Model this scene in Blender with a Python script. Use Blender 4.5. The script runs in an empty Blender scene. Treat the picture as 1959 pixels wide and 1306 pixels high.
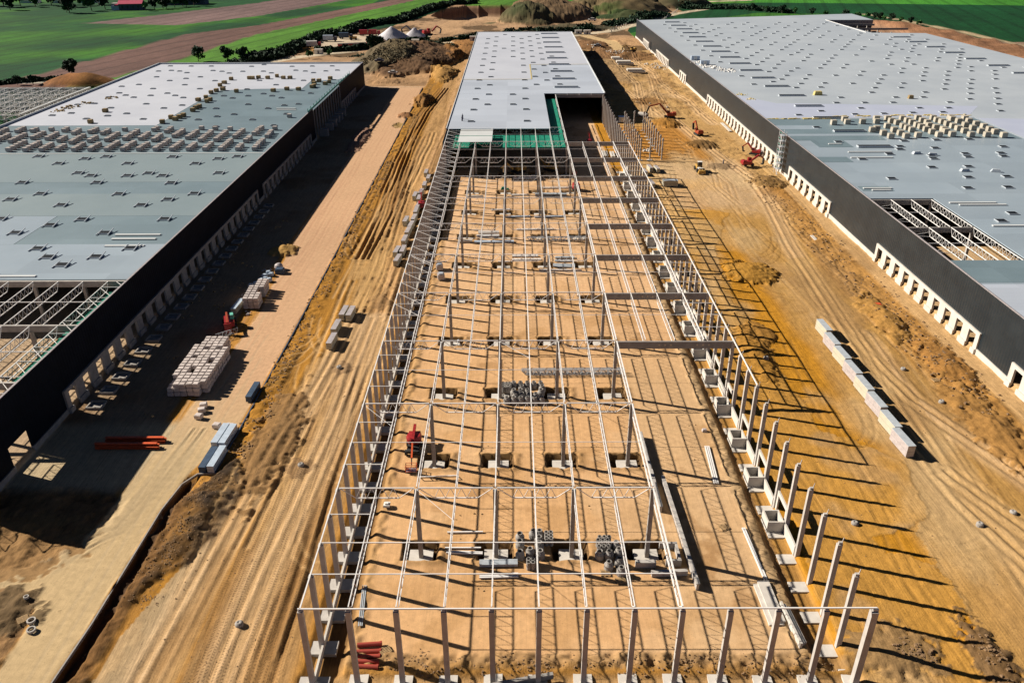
import bpy, math, random
import numpy as np
from mathutils import Vector, Matrix
R = math.radians
random.seed(7)
C = bpy.context.scene.collection
S = bpy.context.scene

# ---------------------------------------------------------------- camera
cam = bpy.data.cameras.new('camera'); cam_o = bpy.data.objects.new('camera', cam); C.objects.link(cam_o)
cam.sensor_width = 36; cam.lens = 27.887; cam.clip_end = 6000; cam.clip_start = 1
pt, yw, rl = .48484, .0029, .00434
r0 = Vector((math.cos(yw), math.sin(yw), 0)); f0 = Vector((-math.sin(yw)*math.cos(pt), math.cos(yw)*math.cos(pt), -math.sin(pt)))
d0 = f0.cross(r0)
Rx = math.cos(rl)*r0 + math.sin(rl)*d0; Dn = -math.sin(rl)*r0 + math.cos(rl)*d0
M4 = Matrix((Rx, -Dn, -f0)).transposed().to_4x4(); M4.translation = Vector((26.9364, -72.2562, 89.207))
cam_o.matrix_world = M4
S.camera = cam_o
# ---------------------------------------------------------------- light
SUN = Vector((-21.0, 6.8, 13.6)).normalized()
w = bpy.data.worlds.new('World'); S.world = w; w.use_nodes = True
nt = w.node_tree; bg = nt.nodes['Background']
sky = nt.nodes.new('ShaderNodeTexSky'); sky.sky_type = 'NISHITA'; sky.sun_disc = False
sky.sun_elevation = math.asin(SUN.z); sky.sun_rotation = math.atan2(SUN.x, SUN.y)
nt.links.new(sky.outputs[0], bg.inputs[0]); bg.inputs[1].default_value = .05; sky.air_density = .2; sky.dust_density = .05; sky.altitude = 200
sl = bpy.data.lights.new('sun', 'SUN'); sl.energy = 5; sl.angle = R(.5); sl.color = (1, .915, .79)
so = bpy.data.objects.new('sun', sl); C.objects.link(so); so.rotation_euler = SUN.to_track_quat('Z', 'Y').to_euler()
S.view_settings.view_transform = 'Standard'; S.view_settings.look = 'None'; S.view_settings.gamma = 1
S.view_settings.exposure = .72
S.cycles.diffuse_bounces = 1

# ---------------------------------------------------------------- materials
def lk(t, a, b): t.links.new(a, b)
def mat(name, col, rough=.85, metal=0, var=.12, scale=.5, spec=.3, bump=0, bscale=3, stretch=(1, 1, 1), col2=None, obj_var=0):
    m = bpy.data.materials.new(name); m.use_nodes = True; t = m.node_tree
    b = t.nodes['Principled BSDF']; b.inputs['Roughness'].default_value = rough; b.inputs['Metallic'].default_value = metal
    b.inputs['Specular IOR Level'].default_value = spec
    g = t.nodes.new('ShaderNodeNewGeometry'); mp = t.nodes.new('ShaderNodeMapping'); mp.inputs['Scale'].default_value = stretch
    lk(t, g.outputs['Position'], mp.inputs[0])
    n = t.nodes.new('ShaderNodeTexNoise'); n.inputs['Scale'].default_value = scale; n.inputs['Detail'].default_value = 6; n.inputs['Roughness'].default_value = .65
    lk(t, mp.outputs[0], n.inputs['Vector'])
    r = t.nodes.new('ShaderNodeValToRGB'); c2 = col2 or tuple(min(1, c*(1+var)) for c in col)
    c1 = tuple(c*(1-var) for c in col) if not col2 else col
    r.color_ramp.elements[0].position = .35; r.color_ramp.elements[1].position = .65
    r.color_ramp.elements[0].color = (*c1, 1); r.color_ramp.elements[1].color = (*c2, 1)
    lk(t, n.outputs[0], r.inputs[0])
    out = r.outputs[0]
    if obj_var:
        oi = t.nodes.new('ShaderNodeObjectInfo'); mr = t.nodes.new('ShaderNodeMapRange')
        mr.inputs[3].default_value = 1-obj_var; mr.inputs[4].default_value = 1+obj_var; lk(t, oi.outputs['Random'], mr.inputs[0])
        mx = t.nodes.new('ShaderNodeVectorMath'); mx.operation = 'SCALE'; lk(t, out, mx.inputs[0]); lk(t, mr.outputs[0], mx.inputs['Scale']); out = mx.outputs[0]
    lk(t, out, b.inputs['Base Color'])
    if bump:
        n2 = t.nodes.new('ShaderNodeTexNoise'); n2.inputs['Scale'].default_value = bscale; n2.inputs['Detail'].default_value = 5
        lk(t, mp.outputs[0], n2.inputs['Vector'])
        bp = t.nodes.new('ShaderNodeBump'); bp.inputs['Distance'].default_value = bump; lk(t, n2.outputs[0], bp.inputs['Height']); lk(t, bp.outputs[0], b.inputs['Normal'])
    return m
def ribbed(name, col, col2, rough, period, axis, depth=.03, spec=.5, scale=.03, bands=None, panel=None):
    """sheet metal with ribs along one axis"""
    m = mat(name, col, rough, 0, .1, scale, spec, col2=col2); t = m.node_tree; b = t.nodes['Principled BSDF']
    g = t.nodes['Geometry']; sp = t.nodes.new('ShaderNodeSeparateXYZ'); lk(t, g.outputs['Position'], sp.inputs[0])
    mu = t.nodes.new('ShaderNodeMath'); mu.operation = 'MULTIPLY'; mu.inputs[1].default_value = 2*math.pi/period
    lk(t, sp.outputs[axis], mu.inputs[0]); sn = t.nodes.new('ShaderNodeMath'); sn.operation = 'SINE'; lk(t, mu.outputs[0], sn.inputs[0])
    bp = t.nodes.new('ShaderNodeBump'); bp.inputs['Distance'].default_value = depth; bp.inputs['Strength'].default_value = .6
    lk(t, sn.outputs[0], bp.inputs['Height']); lk(t, bp.outputs[0], b.inputs['Normal'])
    if panel:   # per-sheet tone changes
        ax, px, py = panel
        sc = t.nodes.new('ShaderNodeVectorMath'); sc.operation = 'DIVIDE'; lk(t, g.outputs['Position'], sc.inputs[0]); sc.inputs[1].default_value = (px, py, 1e4) if ax == 'XY' else (1e4, px, py)
        fl = t.nodes.new('ShaderNodeVectorMath'); fl.operation = 'FLOOR'; lk(t, sc.outputs[0], fl.inputs[0])
        wn = t.nodes.new('ShaderNodeTexWhiteNoise'); lk(t, fl.outputs[0], wn.inputs['Vector'])
        mr = t.nodes.new('ShaderNodeMapRange'); mr.inputs[3].default_value = .93; mr.inputs[4].default_value = 1.07; lk(t, wn.outputs['Value'], mr.inputs[0])
        src = b.inputs['Base Color'].links[0].from_socket
        vm = t.nodes.new('ShaderNodeVectorMath'); vm.operation = 'SCALE'; lk(t, src, vm.inputs[0]); lk(t, mr.outputs[0], vm.inputs['Scale']); lk(t, vm.outputs[0], b.inputs['Base Color'])
    return m
def ground_mat(name, streak=.5, bump=.12, rough=.95, rot=0, fine=.5, rows=0):
    m = bpy.data.materials.new(name); m.use_nodes = True; t = m.node_tree; b = t.nodes['Principled BSDF']
    b.inputs['Roughness'].default_value = rough; b.inputs['Specular IOR Level'].default_value = .15
    at = t.nodes.new('ShaderNodeAttribute'); at.attribute_name = 'Col'
    g = t.nodes.new('ShaderNodeNewGeometry')
    def noise(sx, sy, scale, det=6, rg=.65):
        mp = t.nodes.new('ShaderNodeMapping'); mp.inputs['Scale'].default_value = (sx, sy, 1); mp.vector_type = 'POINT'; rt = t.nodes.new('ShaderNodeVectorRotate'); rt.rotation_type = 'Z_AXIS'; rt.inputs['Angle'].default_value = rot; lk(t, g.outputs['Position'], rt.inputs['Vector']); lk(t, rt.outputs[0], mp.inputs[0])
        n = t.nodes.new('ShaderNodeTexNoise'); n.inputs['Scale'].default_value = scale; n.inputs['Detail'].default_value = det; n.inputs['Roughness'].default_value = rg
        n.inputs['Distortion'].default_value = .9 if sy < .2 else 0; lk(t, mp.outputs[0], n.inputs['Vector']); return n.outputs[0]
    def rng(s, a, b_, lo=.3, hi=.7):
        r = t.nodes.new('ShaderNodeMapRange'); r.inputs[1].default_value = lo; r.inputs[2].default_value = hi; r.inputs[3].default_value = a; r.inputs[4].default_value = b_; lk(t, s, r.inputs[0]); return r.outputs[0]
    def mul(a, b_):
        r = t.nodes.new('ShaderNodeMath'); r.operation = 'MULTIPLY'; lk(t, a, r.inputs[0]); lk(t, b_, r.inputs[1]); return r.outputs[0]
    a = rng(noise(1, 1, .9), .86, 1.14)
    s1 = rng(noise(1, .06, 1.6, 5), 1-.28*streak, 1+.24*streak)
    f = rng(noise(1, 1, 7, 3), .9, 1.1)
    s2 = rng(noise(1, .025, 4.2, 4, .75), 1-.5*fine, 1+.12*fine, .36, .56)
    sp_ = rng(noise(1, 1, 2.6, 2), .72, 1.0, .3, .36)
    tot = mul(mul(mul(mul(a, s1), f), s2), sp_)
    # crawler and tyre treads where the vertex alpha says so
    sxyz = t.nodes.new('ShaderNodeSeparateXYZ'); lk(t, g.outputs['Position'], sxyz.inputs[0])
    w1 = t.nodes.new('ShaderNodeMath'); w1.operation = 'MULTIPLY_ADD'; lk(t, noise(1, .12, .8, 2), w1.inputs[0]); w1.inputs[1].default_value = 26; 
    w0 = t.nodes.new('ShaderNodeMath'); w0.operation = 'MULTIPLY'; w0.inputs[1].default_value = 2*math.pi/.52; lk(t, sxyz.outputs['Y'], w0.inputs[0]); lk(t, w0.outputs[0], w1.inputs[2])
    sn = t.nodes.new('ShaderNodeMath'); sn.operation = 'SINE'; lk(t, w1.outputs[0], sn.inputs[0])
    w2 = t.nodes.new('ShaderNodeMath'); w2.operation = 'MULTIPLY'; w2.inputs[1].default_value = 2*math.pi/.62; lk(t, sxyz.outputs['X'], w2.inputs[0])
    sn2 = t.nodes.new('ShaderNodeMath'); sn2.operation = 'SINE'; lk(t, w2.outputs[0], sn2.inputs[0])
    pr_ = mul(rng(sn.outputs[0], 0, 1, -.2, .8), rng(sn2.outputs[0], 0, 1, -.6, .3)); pm = mul(mul(pr_, at.outputs['Alpha']), rng(noise(1, .05, .6, 3), 0, 1, .42, .52))
    dk_ = rng(pm, 1, .52, 0, 1); tot = mul(tot, dk_)
    if rows:
        rt = t.nodes.new('ShaderNodeVectorRotate'); rt.rotation_type = 'Z_AXIS'; rt.inputs['Angle'].default_value = rot; lk(t, g.outputs['Position'], rt.inputs['Vector'])
        sx_ = t.nodes.new('ShaderNodeSeparateXYZ'); lk(t, rt.outputs[0], sx_.inputs[0])
        for per, amt in ((rows, .22), (rows/5.3, .12)):
            q = t.nodes.new('ShaderNodeMath'); q.operation = 'MULTIPLY'; q.inputs[1].default_value = 2*math.pi/per; lk(t, sx_.outputs['X'], q.inputs[0])
            q2 = t.nodes.new('ShaderNodeMath'); q2.operation = 'SINE'; lk(t, q.outputs[0], q2.inputs[0]); tot = mul(tot, rng(q2.outputs[0], 1+amt*.3, 1-amt, .55, 1))
        tot = mul(tot, rng(noise(1, .25, .02, 4), .72, 1.25)); tot = mul(tot, rng(noise(1, .5, .12, 5), .85, 1.15))
    v = t.nodes.new('ShaderNodeVectorMath'); v.operation = 'SCALE'; lk(t, at.outputs['Color'], v.inputs[0]); lk(t, tot, v.inputs['Scale'])
    lk(t, v.outputs[0], b.inputs['Base Color'])
    bp = t.nodes.new('ShaderNodeBump'); bp.inputs['Distance'].default_value = bump; bp.inputs['Strength'].default_value = .8
    ad = t.nodes.new('ShaderNodeMath'); ad.operation = 'MULTIPLY_ADD'; lk(t, noise(1, .1, 2.6, 3), ad.inputs[0]); ad.inputs[1].default_value = .45; lk(t, noise(1, 1, 3.0, 5), ad.inputs[2])
    lk(t, ad.outputs[0], bp.inputs['Height']); lk(t, bp.outputs[0], b.inputs['Normal'])
    return m
M = {}
M['ground'] = ground_mat('earth', .4, .09, rot=-.025, fine=.5); M['slab'] = ground_mat('compacted_base', .22, .004, rot=.02, fine=.16); M['road'] = ground_mat('gravel_road', .1, .002, rot=.03, fine=.16)
M['field'] = ground_mat('crop', 1.1, .1, rot=.29, fine=.3, rows=21)
M['conc'] = mat('precast_concrete', (.44, .41, .38), .8, var=.12, scale=.8, obj_var=.05)
M['concw'] = mat('pale_concrete', (.55, .51, .46), .8, var=.1, scale=.5)
M['concd'] = mat('grey_concrete', (.30, .28, .26), .85, var=.15, scale=.9)
M['beam'] = mat('beam_concrete', (.27, .25, .24), .85, var=.12, scale=.6)
M['steel'] = mat('white_painted_steel', (.78, .76, .74), .5, var=.06, scale=.6, spec=.4)
M['steelb'] = mat('galvanised_steel', (.42, .46, .50), .4, var=.12, scale=1, spec=.5)
M['dark'] = mat('dark_opening', (.015, .017, .02), .5, var=.3, scale=1)
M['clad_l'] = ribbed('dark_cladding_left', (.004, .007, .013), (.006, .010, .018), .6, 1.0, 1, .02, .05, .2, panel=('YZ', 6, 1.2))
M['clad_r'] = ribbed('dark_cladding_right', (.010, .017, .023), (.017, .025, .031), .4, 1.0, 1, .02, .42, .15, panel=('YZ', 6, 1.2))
M['roof_g'] = ribbed('grey_green_roof_sheet', (.145, .205, .235), (.185, .25, .285), .5, .75, 1, .04, .5, .03, panel=('XY', 24, 12))
M['roof_b'] = ribbed('pale_blue_grey_roof_sheet', (.265, .325, .38), (.32, .385, .44), .45, .75, 1, .03, .5, .02, panel=('XY', 24, 12))
M['roof_w'] = mat('white_roof_membrane', (.45, .475, .54), .6, var=.05, scale=.04, spec=.4, col2=(.51, .535, .60))
M['roof_r'] = mat('grey_roof_membrane', (.37, .415, .465), .5, var=.05, scale=.03, spec=.45, col2=(.44, .485, .53))
M['roof_v'] = mat('lavender_roof_membrane', (.40, .44, .56), .55, var=.05, scale=.05, spec=.4, col2=(.44, .48, .59))
M['roof_c'] = ribbed('central_roof_sheet', (.41, .455, .53), (.47, .515, .59), .5, .75, 1, .02, .5, .02, panel=('XY', 24, 12))
M['patch'] = mat('pale_roof_sheet', (.58, .60, .60), .5, var=.05, scale=.1)
M['bale'] = mat('wrapped_bale', (.46, .41, .38), .6, var=.2, scale=1.5, obj_var=.12)
M['baled'] = mat('unwrapped_bale', (.28, .2, .10), .9, var=.3, scale=2, obj_var=.2)
M['baley'] = mat('yellow_wool', (.5, .4, .16), .95, var=.3, scale=1.5)
M['brick'] = mat('block_pack', (.56, .49, .46), .7, var=.2, scale=2, obj_var=.1)
M['panel'] = mat('cream_panel_edge', (.46, .43, .34), .6, var=.08, scale=1)
M['film'] = mat('stretch_film', (.42, .38, .38), .3, var=.15, scale=1.2, spec=.6)
M['blue'] = mat('pale_blue_film', (.46, .54, .64), .35, var=.1, scale=1, spec=.6)
M['navy'] = mat('dark_blue_sheet', (.05, .08, .13), .5, var=.2, scale=1)
M['orange'] = mat('orange_paint', (.62, .10, .03), .45, var=.12, scale=1.5, spec=.4)
M['red'] = mat('red_paint', (.30, .02, .022), .4, var=.2, scale=1.5, spec=.4)
M['pvc'] = mat('red_plastic_pipe', (.36, .06, .04), .5, var=.1, scale=1)
M['digger'] = mat('orange_machine_paint', (.32, .06, .025), .45, var=.15, scale=2)
M['yellow'] = mat('yellow_machine_paint', (.42, .25, .06), .45, var=.15, scale=2)
M['white'] = mat('white_paint', (.72, .70, .66), .5, var=.08, scale=2)
M['rubber'] = mat('black_rubber', (.03, .03, .03), .8, var=.3, scale=3)
M['glass'] = mat('dark_glass', (.012, .016, .022), .3, var=.1, scale=3, spec=.4)
M['pane'] = mat('skylight_pane', (.010, .013, .018), .7, var=.2, scale=.5, spec=.08)
M['wood'] = mat('pallet_wood', (.42, .28, .14), .85, var=.2, scale=3)
M['net'] = mat('green_safety_net', (.005, .20, .13), .8, var=.25, scale=.6)
M['netl'] = mat('pale_green_net', (.12, .42, .33), .7, var=.2, scale=1)
M['gravel'] = mat('pale_gravel', (.55, .53, .56), .95, var=.12, scale=.8, bump=.3, bscale=2)
M['gravelb'] = mat('brown_gravel', (.42, .28, .2), .95, var=.12, scale=.8, bump=.3, bscale=2)
M['stone'] = mat('earth_clods', (.24, .15, .08), .95, var=.35, scale=2, obj_var=.1)
M['leaf'] = mat('foliage', (.012, .038, .016), .8, var=.5, scale=.25)
M['leafl'] = mat('light_foliage', (.04, .12, .03), .8, var=.5, scale=.3)
M['bark'] = mat('bark', (.09, .06, .04), .9)
M['pink'] = mat('pink_roof', (.50, .07, .13), .6, var=.08, scale=.3)
M['wall'] = mat('house_wall', (.10, .10, .13), .8, var=.2, scale=.3)

# ---------------------------------------------------------------- helpers
class MB:
    def __init__(s): s.v = []; s.f = []
    def quadbox(s, P):      # 8 corner points, bottom 4 then top 4
        n = len(s.v); s.v += [tuple(p) for p in P]
        s.f += [(n+3, n+2, n+1, n), (n+4, n+5, n+6, n+7)] + [(n+i, n+(i+1) % 4, n+4+(i+1) % 4, n+4+i) for i in range(4)]
        return s
    def box(s, x0, x1, y0, y1, z0, z1, rz=0, c=None, taper=1):
        P = [(x0, y0, z0), (x1, y0, z0), (x1, y1, z0), (x0, y1, z0)]
        cx, cy = (x0+x1)/2, (y0+y1)/2
        P += [(cx+(a-cx)*taper, cy+(b-cy)*taper, z1) for a, b, _ in P]
        if rz:
            ox, oy = c if c else (cx, cy); cs, sn = math.cos(rz), math.sin(rz)
            P = [(ox+(a-ox)*cs-(b-oy)*sn, oy+(a-ox)*sn+(b-oy)*cs, z) for a, b, z in P]
        return s.quadbox(P)
    def bar(s, p, q, w=.2, h=None):
        h = h or w; p = Vector(p); q = Vector(q); d = (q-p).normalized()
        up = Vector((0, 0, 1)) if abs(d.z) < .95 else Vector((0, 1, 0))
        a = d.cross(up).normalized()*w/2; b = a.cross(d).normalized()*h/2
        return s.quadbox([p-a-b, p+a-b, p+a+b, p-a+b, q-a-b, q+a-b, q+a+b, q-a+b])
    def cyl(s, p, q, r, n=10, r2=None, cap=True):
        p = Vector(p); q = Vector(q); d = (q-p).normalized(); r2 = r if r2 is None else r2
        up = Vector((0, 0, 1)) if abs(d.z) < .9 else Vector((1, 0, 0)); a = d.cross(up).normalized(); b = d.cross(a)
        k = len(s.v)
        for c, rr in ((p, r), (q, r2)):
            for i in range(n):
                t = 2*math.pi*i/n; s.v.append(tuple(c+a*math.cos(t)*rr+b*math.sin(t)*rr))
        for i in range(n): s.f.append((k+i, k+(i+1) % n, k+n+(i+1) % n, k+n+i))
        if cap: s.f.append(tuple(k+i for i in range(n))[::-1]); s.f.append(tuple(k+n+i for i in range(n)))
        return s
    def lathe(s, prof, n=12, c=(0, 0)):     # (r,z) profile, open
        k = len(s.v)
        for r, z in prof:
            for i in range(n): t = 2*math.pi*i/n; s.v.append((c[0]+r*math.cos(t), c[1]+r*math.sin(t), z))
        for j in range(len(prof)-1):
            for i in range(n): s.f.append((k+j*n+i, k+j*n+(i+1) % n, k+(j+1)*n+(i+1) % n, k+(j+1)*n+i))
        return s
    def poly(s, pts, z0, z1):
        n = len(pts); k = len(s.v); s.v += [(a, b, z0) for a, b in pts]+[(a, b, z1) for a, b in pts]
        s.f.append(tuple(range(k+n-1, k-1, -1))); s.f.append(tuple(range(k+n, k+2*n)))
        for i in range(n): s.f.append((k+i, k+(i+1) % n, k+n+(i+1) % n, k+n+i))
        return s
    def mesh(s, name, m):
        me = bpy.data.meshes.new(name); me.from_pydata(s.v, [], s.f); me.materials.append(m); me.update(); return me
def link(name, data, parent=None, loc=(0, 0, 0), rz=0, sc=1):
    o = bpy.data.objects.new(name, data); C.objects.link(o)
    if parent: o.parent = parent
    o.location = loc; o.rotation_euler = (0, 0, rz)
    if sc != 1: o.scale = (sc, sc, sc) if not isinstance(sc, tuple) else sc
    return o
def part(name, mb, m, parent, **k): return link(name, mb.mesh(name, M[m] if isinstance(m, str) else m), parent, **k)
def tag(o, label, cat, group=None):
    o['label'] = label; o['category'] = cat
    if group: o['group'] = group
    return o
def thing(name, label, cat, loc=(0, 0, 0), rz=0, group=None):
    o = link(name, None, None, loc, rz); return tag(o, label, cat, group)
def single(name, mb, m, label, cat, group=None, **k): return tag(part(name, mb, m, None, **k), label, cat, group)
def kids(o): return [c for c in list(C.objects) if c.parent == o]
def dup(root, loc, rz, label, group=None, sc=1, ks=None):
    ks = ks if ks is not None else kids(root)
    r = root.copy(); C.objects.link(r); r.location = loc; r.rotation_euler = (0, 0, rz); r['label'] = label
    if sc != 1: r.scale = (sc, sc, sc)
    if group: r['group'] = group
    for ch in ks:
        c = ch.copy(); C.objects.link(c); c.parent = r
        for g in kids(ch): d = g.copy(); C.objects.link(d); d.parent = c
    return r
def many(name, me, spots, label, cat, group):
    out = []
    for s in spots:
        o = link(name, me, None, s[:3], s[3] if len(s) > 3 else 0, s[4] if len(s) > 4 else 1); tag(o, label, cat, group); out.append(o)
    return out
def truss(p, q, depth, n, w=.16, inset=1.5, wd=.1, mb=None, top=True):
    """lattice girder hanging below the line p-q"""
    mb = mb or MB(); p = Vector(p); q = Vector(q); d = (q-p).normalized(); L = (q-p).length
    if top: mb.bar(p, q, w)
    a = p+d*inset-Vector((0, 0, depth)); b = q-d*inset-Vector((0, 0, depth))
    mb.bar(a, b, w); mb.bar(p, a, wd*1.2); mb.bar(q, b, wd*1.2)
    for i in range(n):
        x0 = a+(b-a)*(i/n); x1 = a+(b-a)*((i+1)/n); m_ = (x0+x1)/2; m_.z = p.z
        mb.bar(x0, m_, wd); mb.bar(m_, x1, wd)
    return mb

# ---------------------------------------------------------------- terrain
def hsh(i, j, s):
    h = (i*374761393+j*668265263+s*974634777) & 0xffffffff
    h = ((h ^ (h >> 13))*1274126177) & 0xffffffff
    return ((h ^ (h >> 16)) & 0xffff)/65535.
def vnoise(x, y, s=0):
    i = np.floor(x).astype(np.int64); j = np.floor(y).astype(np.int64); u = x-i; v = y-j; u = u*u*(3-2*u); v = v*v*(3-2*v)
    return (hsh(i, j, s)*(1-u)+hsh(i+1, j, s)*u)*(1-v)+(hsh(i, j+1, s)*(1-u)+hsh(i+1, j+1, s)*u)*v
def fbm(x, y, sc, o=4, s=0, sx=1, sy=1):
    r = 0; a = .5; t = 0
    for k in range(o): r = r+a*vnoise(x*sx*sc*2**k+k*17.3, y*sy*sc*2**k+k*9.1, s+k); t += a; a *= .55
    return r/t-.5
def seq(knots):      # [(x, step)...] -> coordinates with step interpolated
    out = [knots[0][0]]; k = 0
    while out[-1] < knots[-1][0]:
        x = out[-1]
        while k < len(knots)-2 and x >= knots[k+1][0]: k += 1
        a, b = knots[k], knots[k+1]; t = min(1, (x-a[0])/(b[0]-a[0])); out.append(x+a[1]+(b[1]-a[1])*t)
    return np.array(out)
xs = seq([(-1500, 60), (-420, 8), (-200, 4), (-75, .45), (-66, .3), (136, .3), (150, 3), (340, 4), (440, 5), (700, 12), (1800, 80)])
ys = seq([(-400, 30), (-25, 1), (-8, .27), (110, .27), (200, .45), (330, .8), (460, 1.2), (700, 1.8), (1000, 3.5), (1300, 12), (2600, 80)])
X, Y = np.meshgrid(xs, ys)
Z = np.zeros_like(X); COL = np.zeros(X.shape+(3,)); TR = np.zeros(X.shape)
def sm(a, b, t): t = np.clip((t-a)/(b-a), 0, 1); return t*t*(3-2*t)
def band(t, a, b, s=.5): return sm(a-s, a+s, t)*(1-sm(b-s, b+s, t))
def inpoly(P, wp=0):
    r = np.zeros(X.shape, bool); n = len(P); gx, gy = (X+wp*(n1*1.6+n2*.5), Y+wp*(nB*1.6+n2*.4)) if wp else (X, Y)
    for i in range(n):
        (x1, y1), (x2, y2) = P[i], P[(i+1) % n]
        if y1 == y2: continue
        c = ((y1 > gy) != (y2 > gy)) & (gx < (x2-x1)*(gy-y1)/(y2-y1)+x1); r ^= c
    return r
def dist(pts, pad):
    """distance to a polyline inside its padded box -> slices, distance, side"""
    px = [p[0] for p in pts]; py = [p[1] for p in pts]
    i0, i1 = np.searchsorted(xs, [min(px)-pad, max(px)+pad]); j0, j1 = np.searchsorted(ys, [min(py)-pad, max(py)+pad])
    sl_ = (slice(j0, j1), slice(i0, i1)); x = X[sl_]; y = Y[sl_]; D = np.full(x.shape, 1e9)
    for (ax, ay), (bx, by) in zip(pts, pts[1:]):
        dx, dy = bx-ax, by-ay; t = np.clip(((x-ax)*dx+(y-ay)*dy)/(dx*dx+dy*dy), 0, 1); D = np.minimum(D, np.hypot(x-ax-t*dx, y-ay-t*dy))
    return sl_, D
def mixc(mask, c):
    global COL
    COL = COL*(1-mask[..., None])+np.array(c)*mask[..., None]
def mixs(sl_, mask, c): COL[sl_] = COL[sl_]*(1-mask[..., None])+np.array(c)*mask[..., None]
n1 = fbm(X, Y, .12, 5, 1); n2 = fbm(X, Y, .5, 4, 5); n3 = fbm(X, Y, .03, 4, 9); nS = fbm(X, Y, .6, 3, 13, 1, .07); nB = fbm(X, Y, .1, 5, 211)
SAND = (.56, .35, .19); ORANGE = (.42, .205, .04); PINK = (.50, .325, .205); PALE = (.46, .345, .205); TAN = (.38, .195, .058)
SOIL = (.04, .027, .018); BROWN = (.21, .115, .05); YEL = (.34, .17, .042)
COL[:] = TAN
wob = n1*3
# right-hand area
mixc(band(X+wob, 66, 97, 1.5), ORANGE)
mixc(band(X+wob*1.5, 97, 118, 2.5)*sm(10, 30, Y), (.38, .225, .085))
mixc(band(X+wob*1.5, 118, 129, 2.5)*(1-sm(200, 230, Y)), (.36, .20, .075))
mixc(band(X, 129, 135, 1)*1., (.46, .30, .155))
mixc(band(Y+n1*14, 225, 700, 6)*band(X, 74, 135, 1)*.75, (.44, .29, .14))
mixc(band(X+wob, 74, 112, 4)*band(Y+n1*20, 262, 325, 8)*.8, (.38, .17, .04))
mixc(band(X+wob, 84, 122, 5)*band(Y+n1*20, 195, 262, 8)*.7, (.47, .34, .22))
# left part
mixc(band(X, -66, -44, .6), (.30, .22, .145)); mixc(band(X, -66, -44, .6)*sm(.0, .2, n3+n1*.3), (.22, .14, .08))  # yard strip coloured darker to deepen the left wall's cast shade
mixc(band(X, -28, -16, .8), YEL); mixc(band(X+n1, -16.5, -3, 1), (.42, .255, .12))
mixc(band(X+n1*2, -9, -3, 1)*sm(70, 110, Y)*.7, SAND)
# slab pad
pad = band(X+n2*.5, 3.6, 67.3, .35)*sm(2.5, 3.6, Y+n2*1.2)*(1-sm(592, 594, Y))
slabm = pad > .5
mixc(pad, SAND); mixc(pad*sm(60, 180, Y)*.8, (.60, .405, .255))
mixc(pad*band(X+n1*3, 50, 67, 3)*(1-sm(70, 110, Y)), (.55, .37, .215))
mixc(pad*sm(.02, .2, n1)*.5, (.40, .235, .11)); mixc(pad*sm(.08, .2, fbm(X, Y, .06, 5, 401))*.4, (.60, .42, .26)); mixc(pad*sm(.16, .24, fbm(X, Y, .14, 5, 405))*.55, (.30, .17, .08))
# left haul road with its pink crushed-brick surface
kx = np.interp(Y, [-400, 0, 10, 35, 45, 60, 100, 170, 245, 430, 470], [-35, -35, -34.4, -34.2, -33, -28.6, -27.9, -28, -28.3, -29.2, -29])
lx = np.interp(Y, [-400, 0, 30, 60, 110, 170, 245, 430], [-43, -43, -43.5, -41, -39, -43.4, -44, -44])
roadm = band(X, lx+n2*.8, kx, .25)*band(Y, -400, 432, 2)
road_l = inpoly([(-42.5, 1.4), (-43, 10), (-45, 16), (-51, 17.3), (-90, 16), (-90, 23), (-53.3, 20.3), (-48, 22), (-44.4, 25.5), (-41, 32), (-38, 40), (-38, -60), (-45, -60)])
apron = band(X, -66, -40, 1)*band(Y+n1*2, 41, 62, 2)
lr = inpoly([(-120, -60), (-46, -60), (-43.2, 1), (-43.8, 10), (-46, 16), (-51, 17.3), (-120, 15)], 1) | inpoly([(-66, 23.5), (-53, 21), (-48, 22.5), (-44.6, 25.5), (-41.5, 32), (-41, 38), (-47, 41), (-66, 42)], 1)
lr = lr*1.
for _ in range(3): lr[1:-1, 1:-1] = (lr[1:-1, 1:-1]*2+lr[:-2, 1:-1]+lr[2:, 1:-1]+lr[1:-1, :-2]+lr[1:-1, 2:])/6
lrn = fbm(X, Y, .3, 5, 19); Z += lr*(lrn*1.6-.1); COL = COL*(1-lr[..., None])+(np.array((.20, .12, .06))*(1+1.6*lrn[..., None]))*lr[..., None]
rmask = np.maximum(roadm, np.maximum(road_l, 0)); rmask = np.maximum(rmask, apron*.0)
tR = sm(45, 85, Y+n1*10)[..., None]
COL = COL*(1-rmask[..., None])+(np.array(PINK)*tR+np.array(PALE)*(1-tR))*rmask[..., None]
mixc(apron*(1-rmask), (.44, .35, .23))
road_face = rmask > .5
# site beyond and yard
mixc(band(X, -64, -28, 2)*band(Y, 432, 480, 5), (.50, .36, .25))
# heights: general roughness (kept off roads and slab)
flat = np.maximum(rmask, pad); flat = np.maximum(flat, apron); site = band(Y, -400, 700, 20)
rough = np.clip(1-flat, 0, 1)
Z += rough*(n1*.9+n2*.35)*.6
rutz = band(X, -28, -3, 1)
Z += rutz*nS*.11
mixc(np.clip(rutz*sm(.02, .22, -nS), 0, 1)*.55, (.22, .13, .055))
Z += flat*0
Z += band(X, 74, 128, 3)*nS*.08*(1-sm(180, 240, Y))
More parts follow.
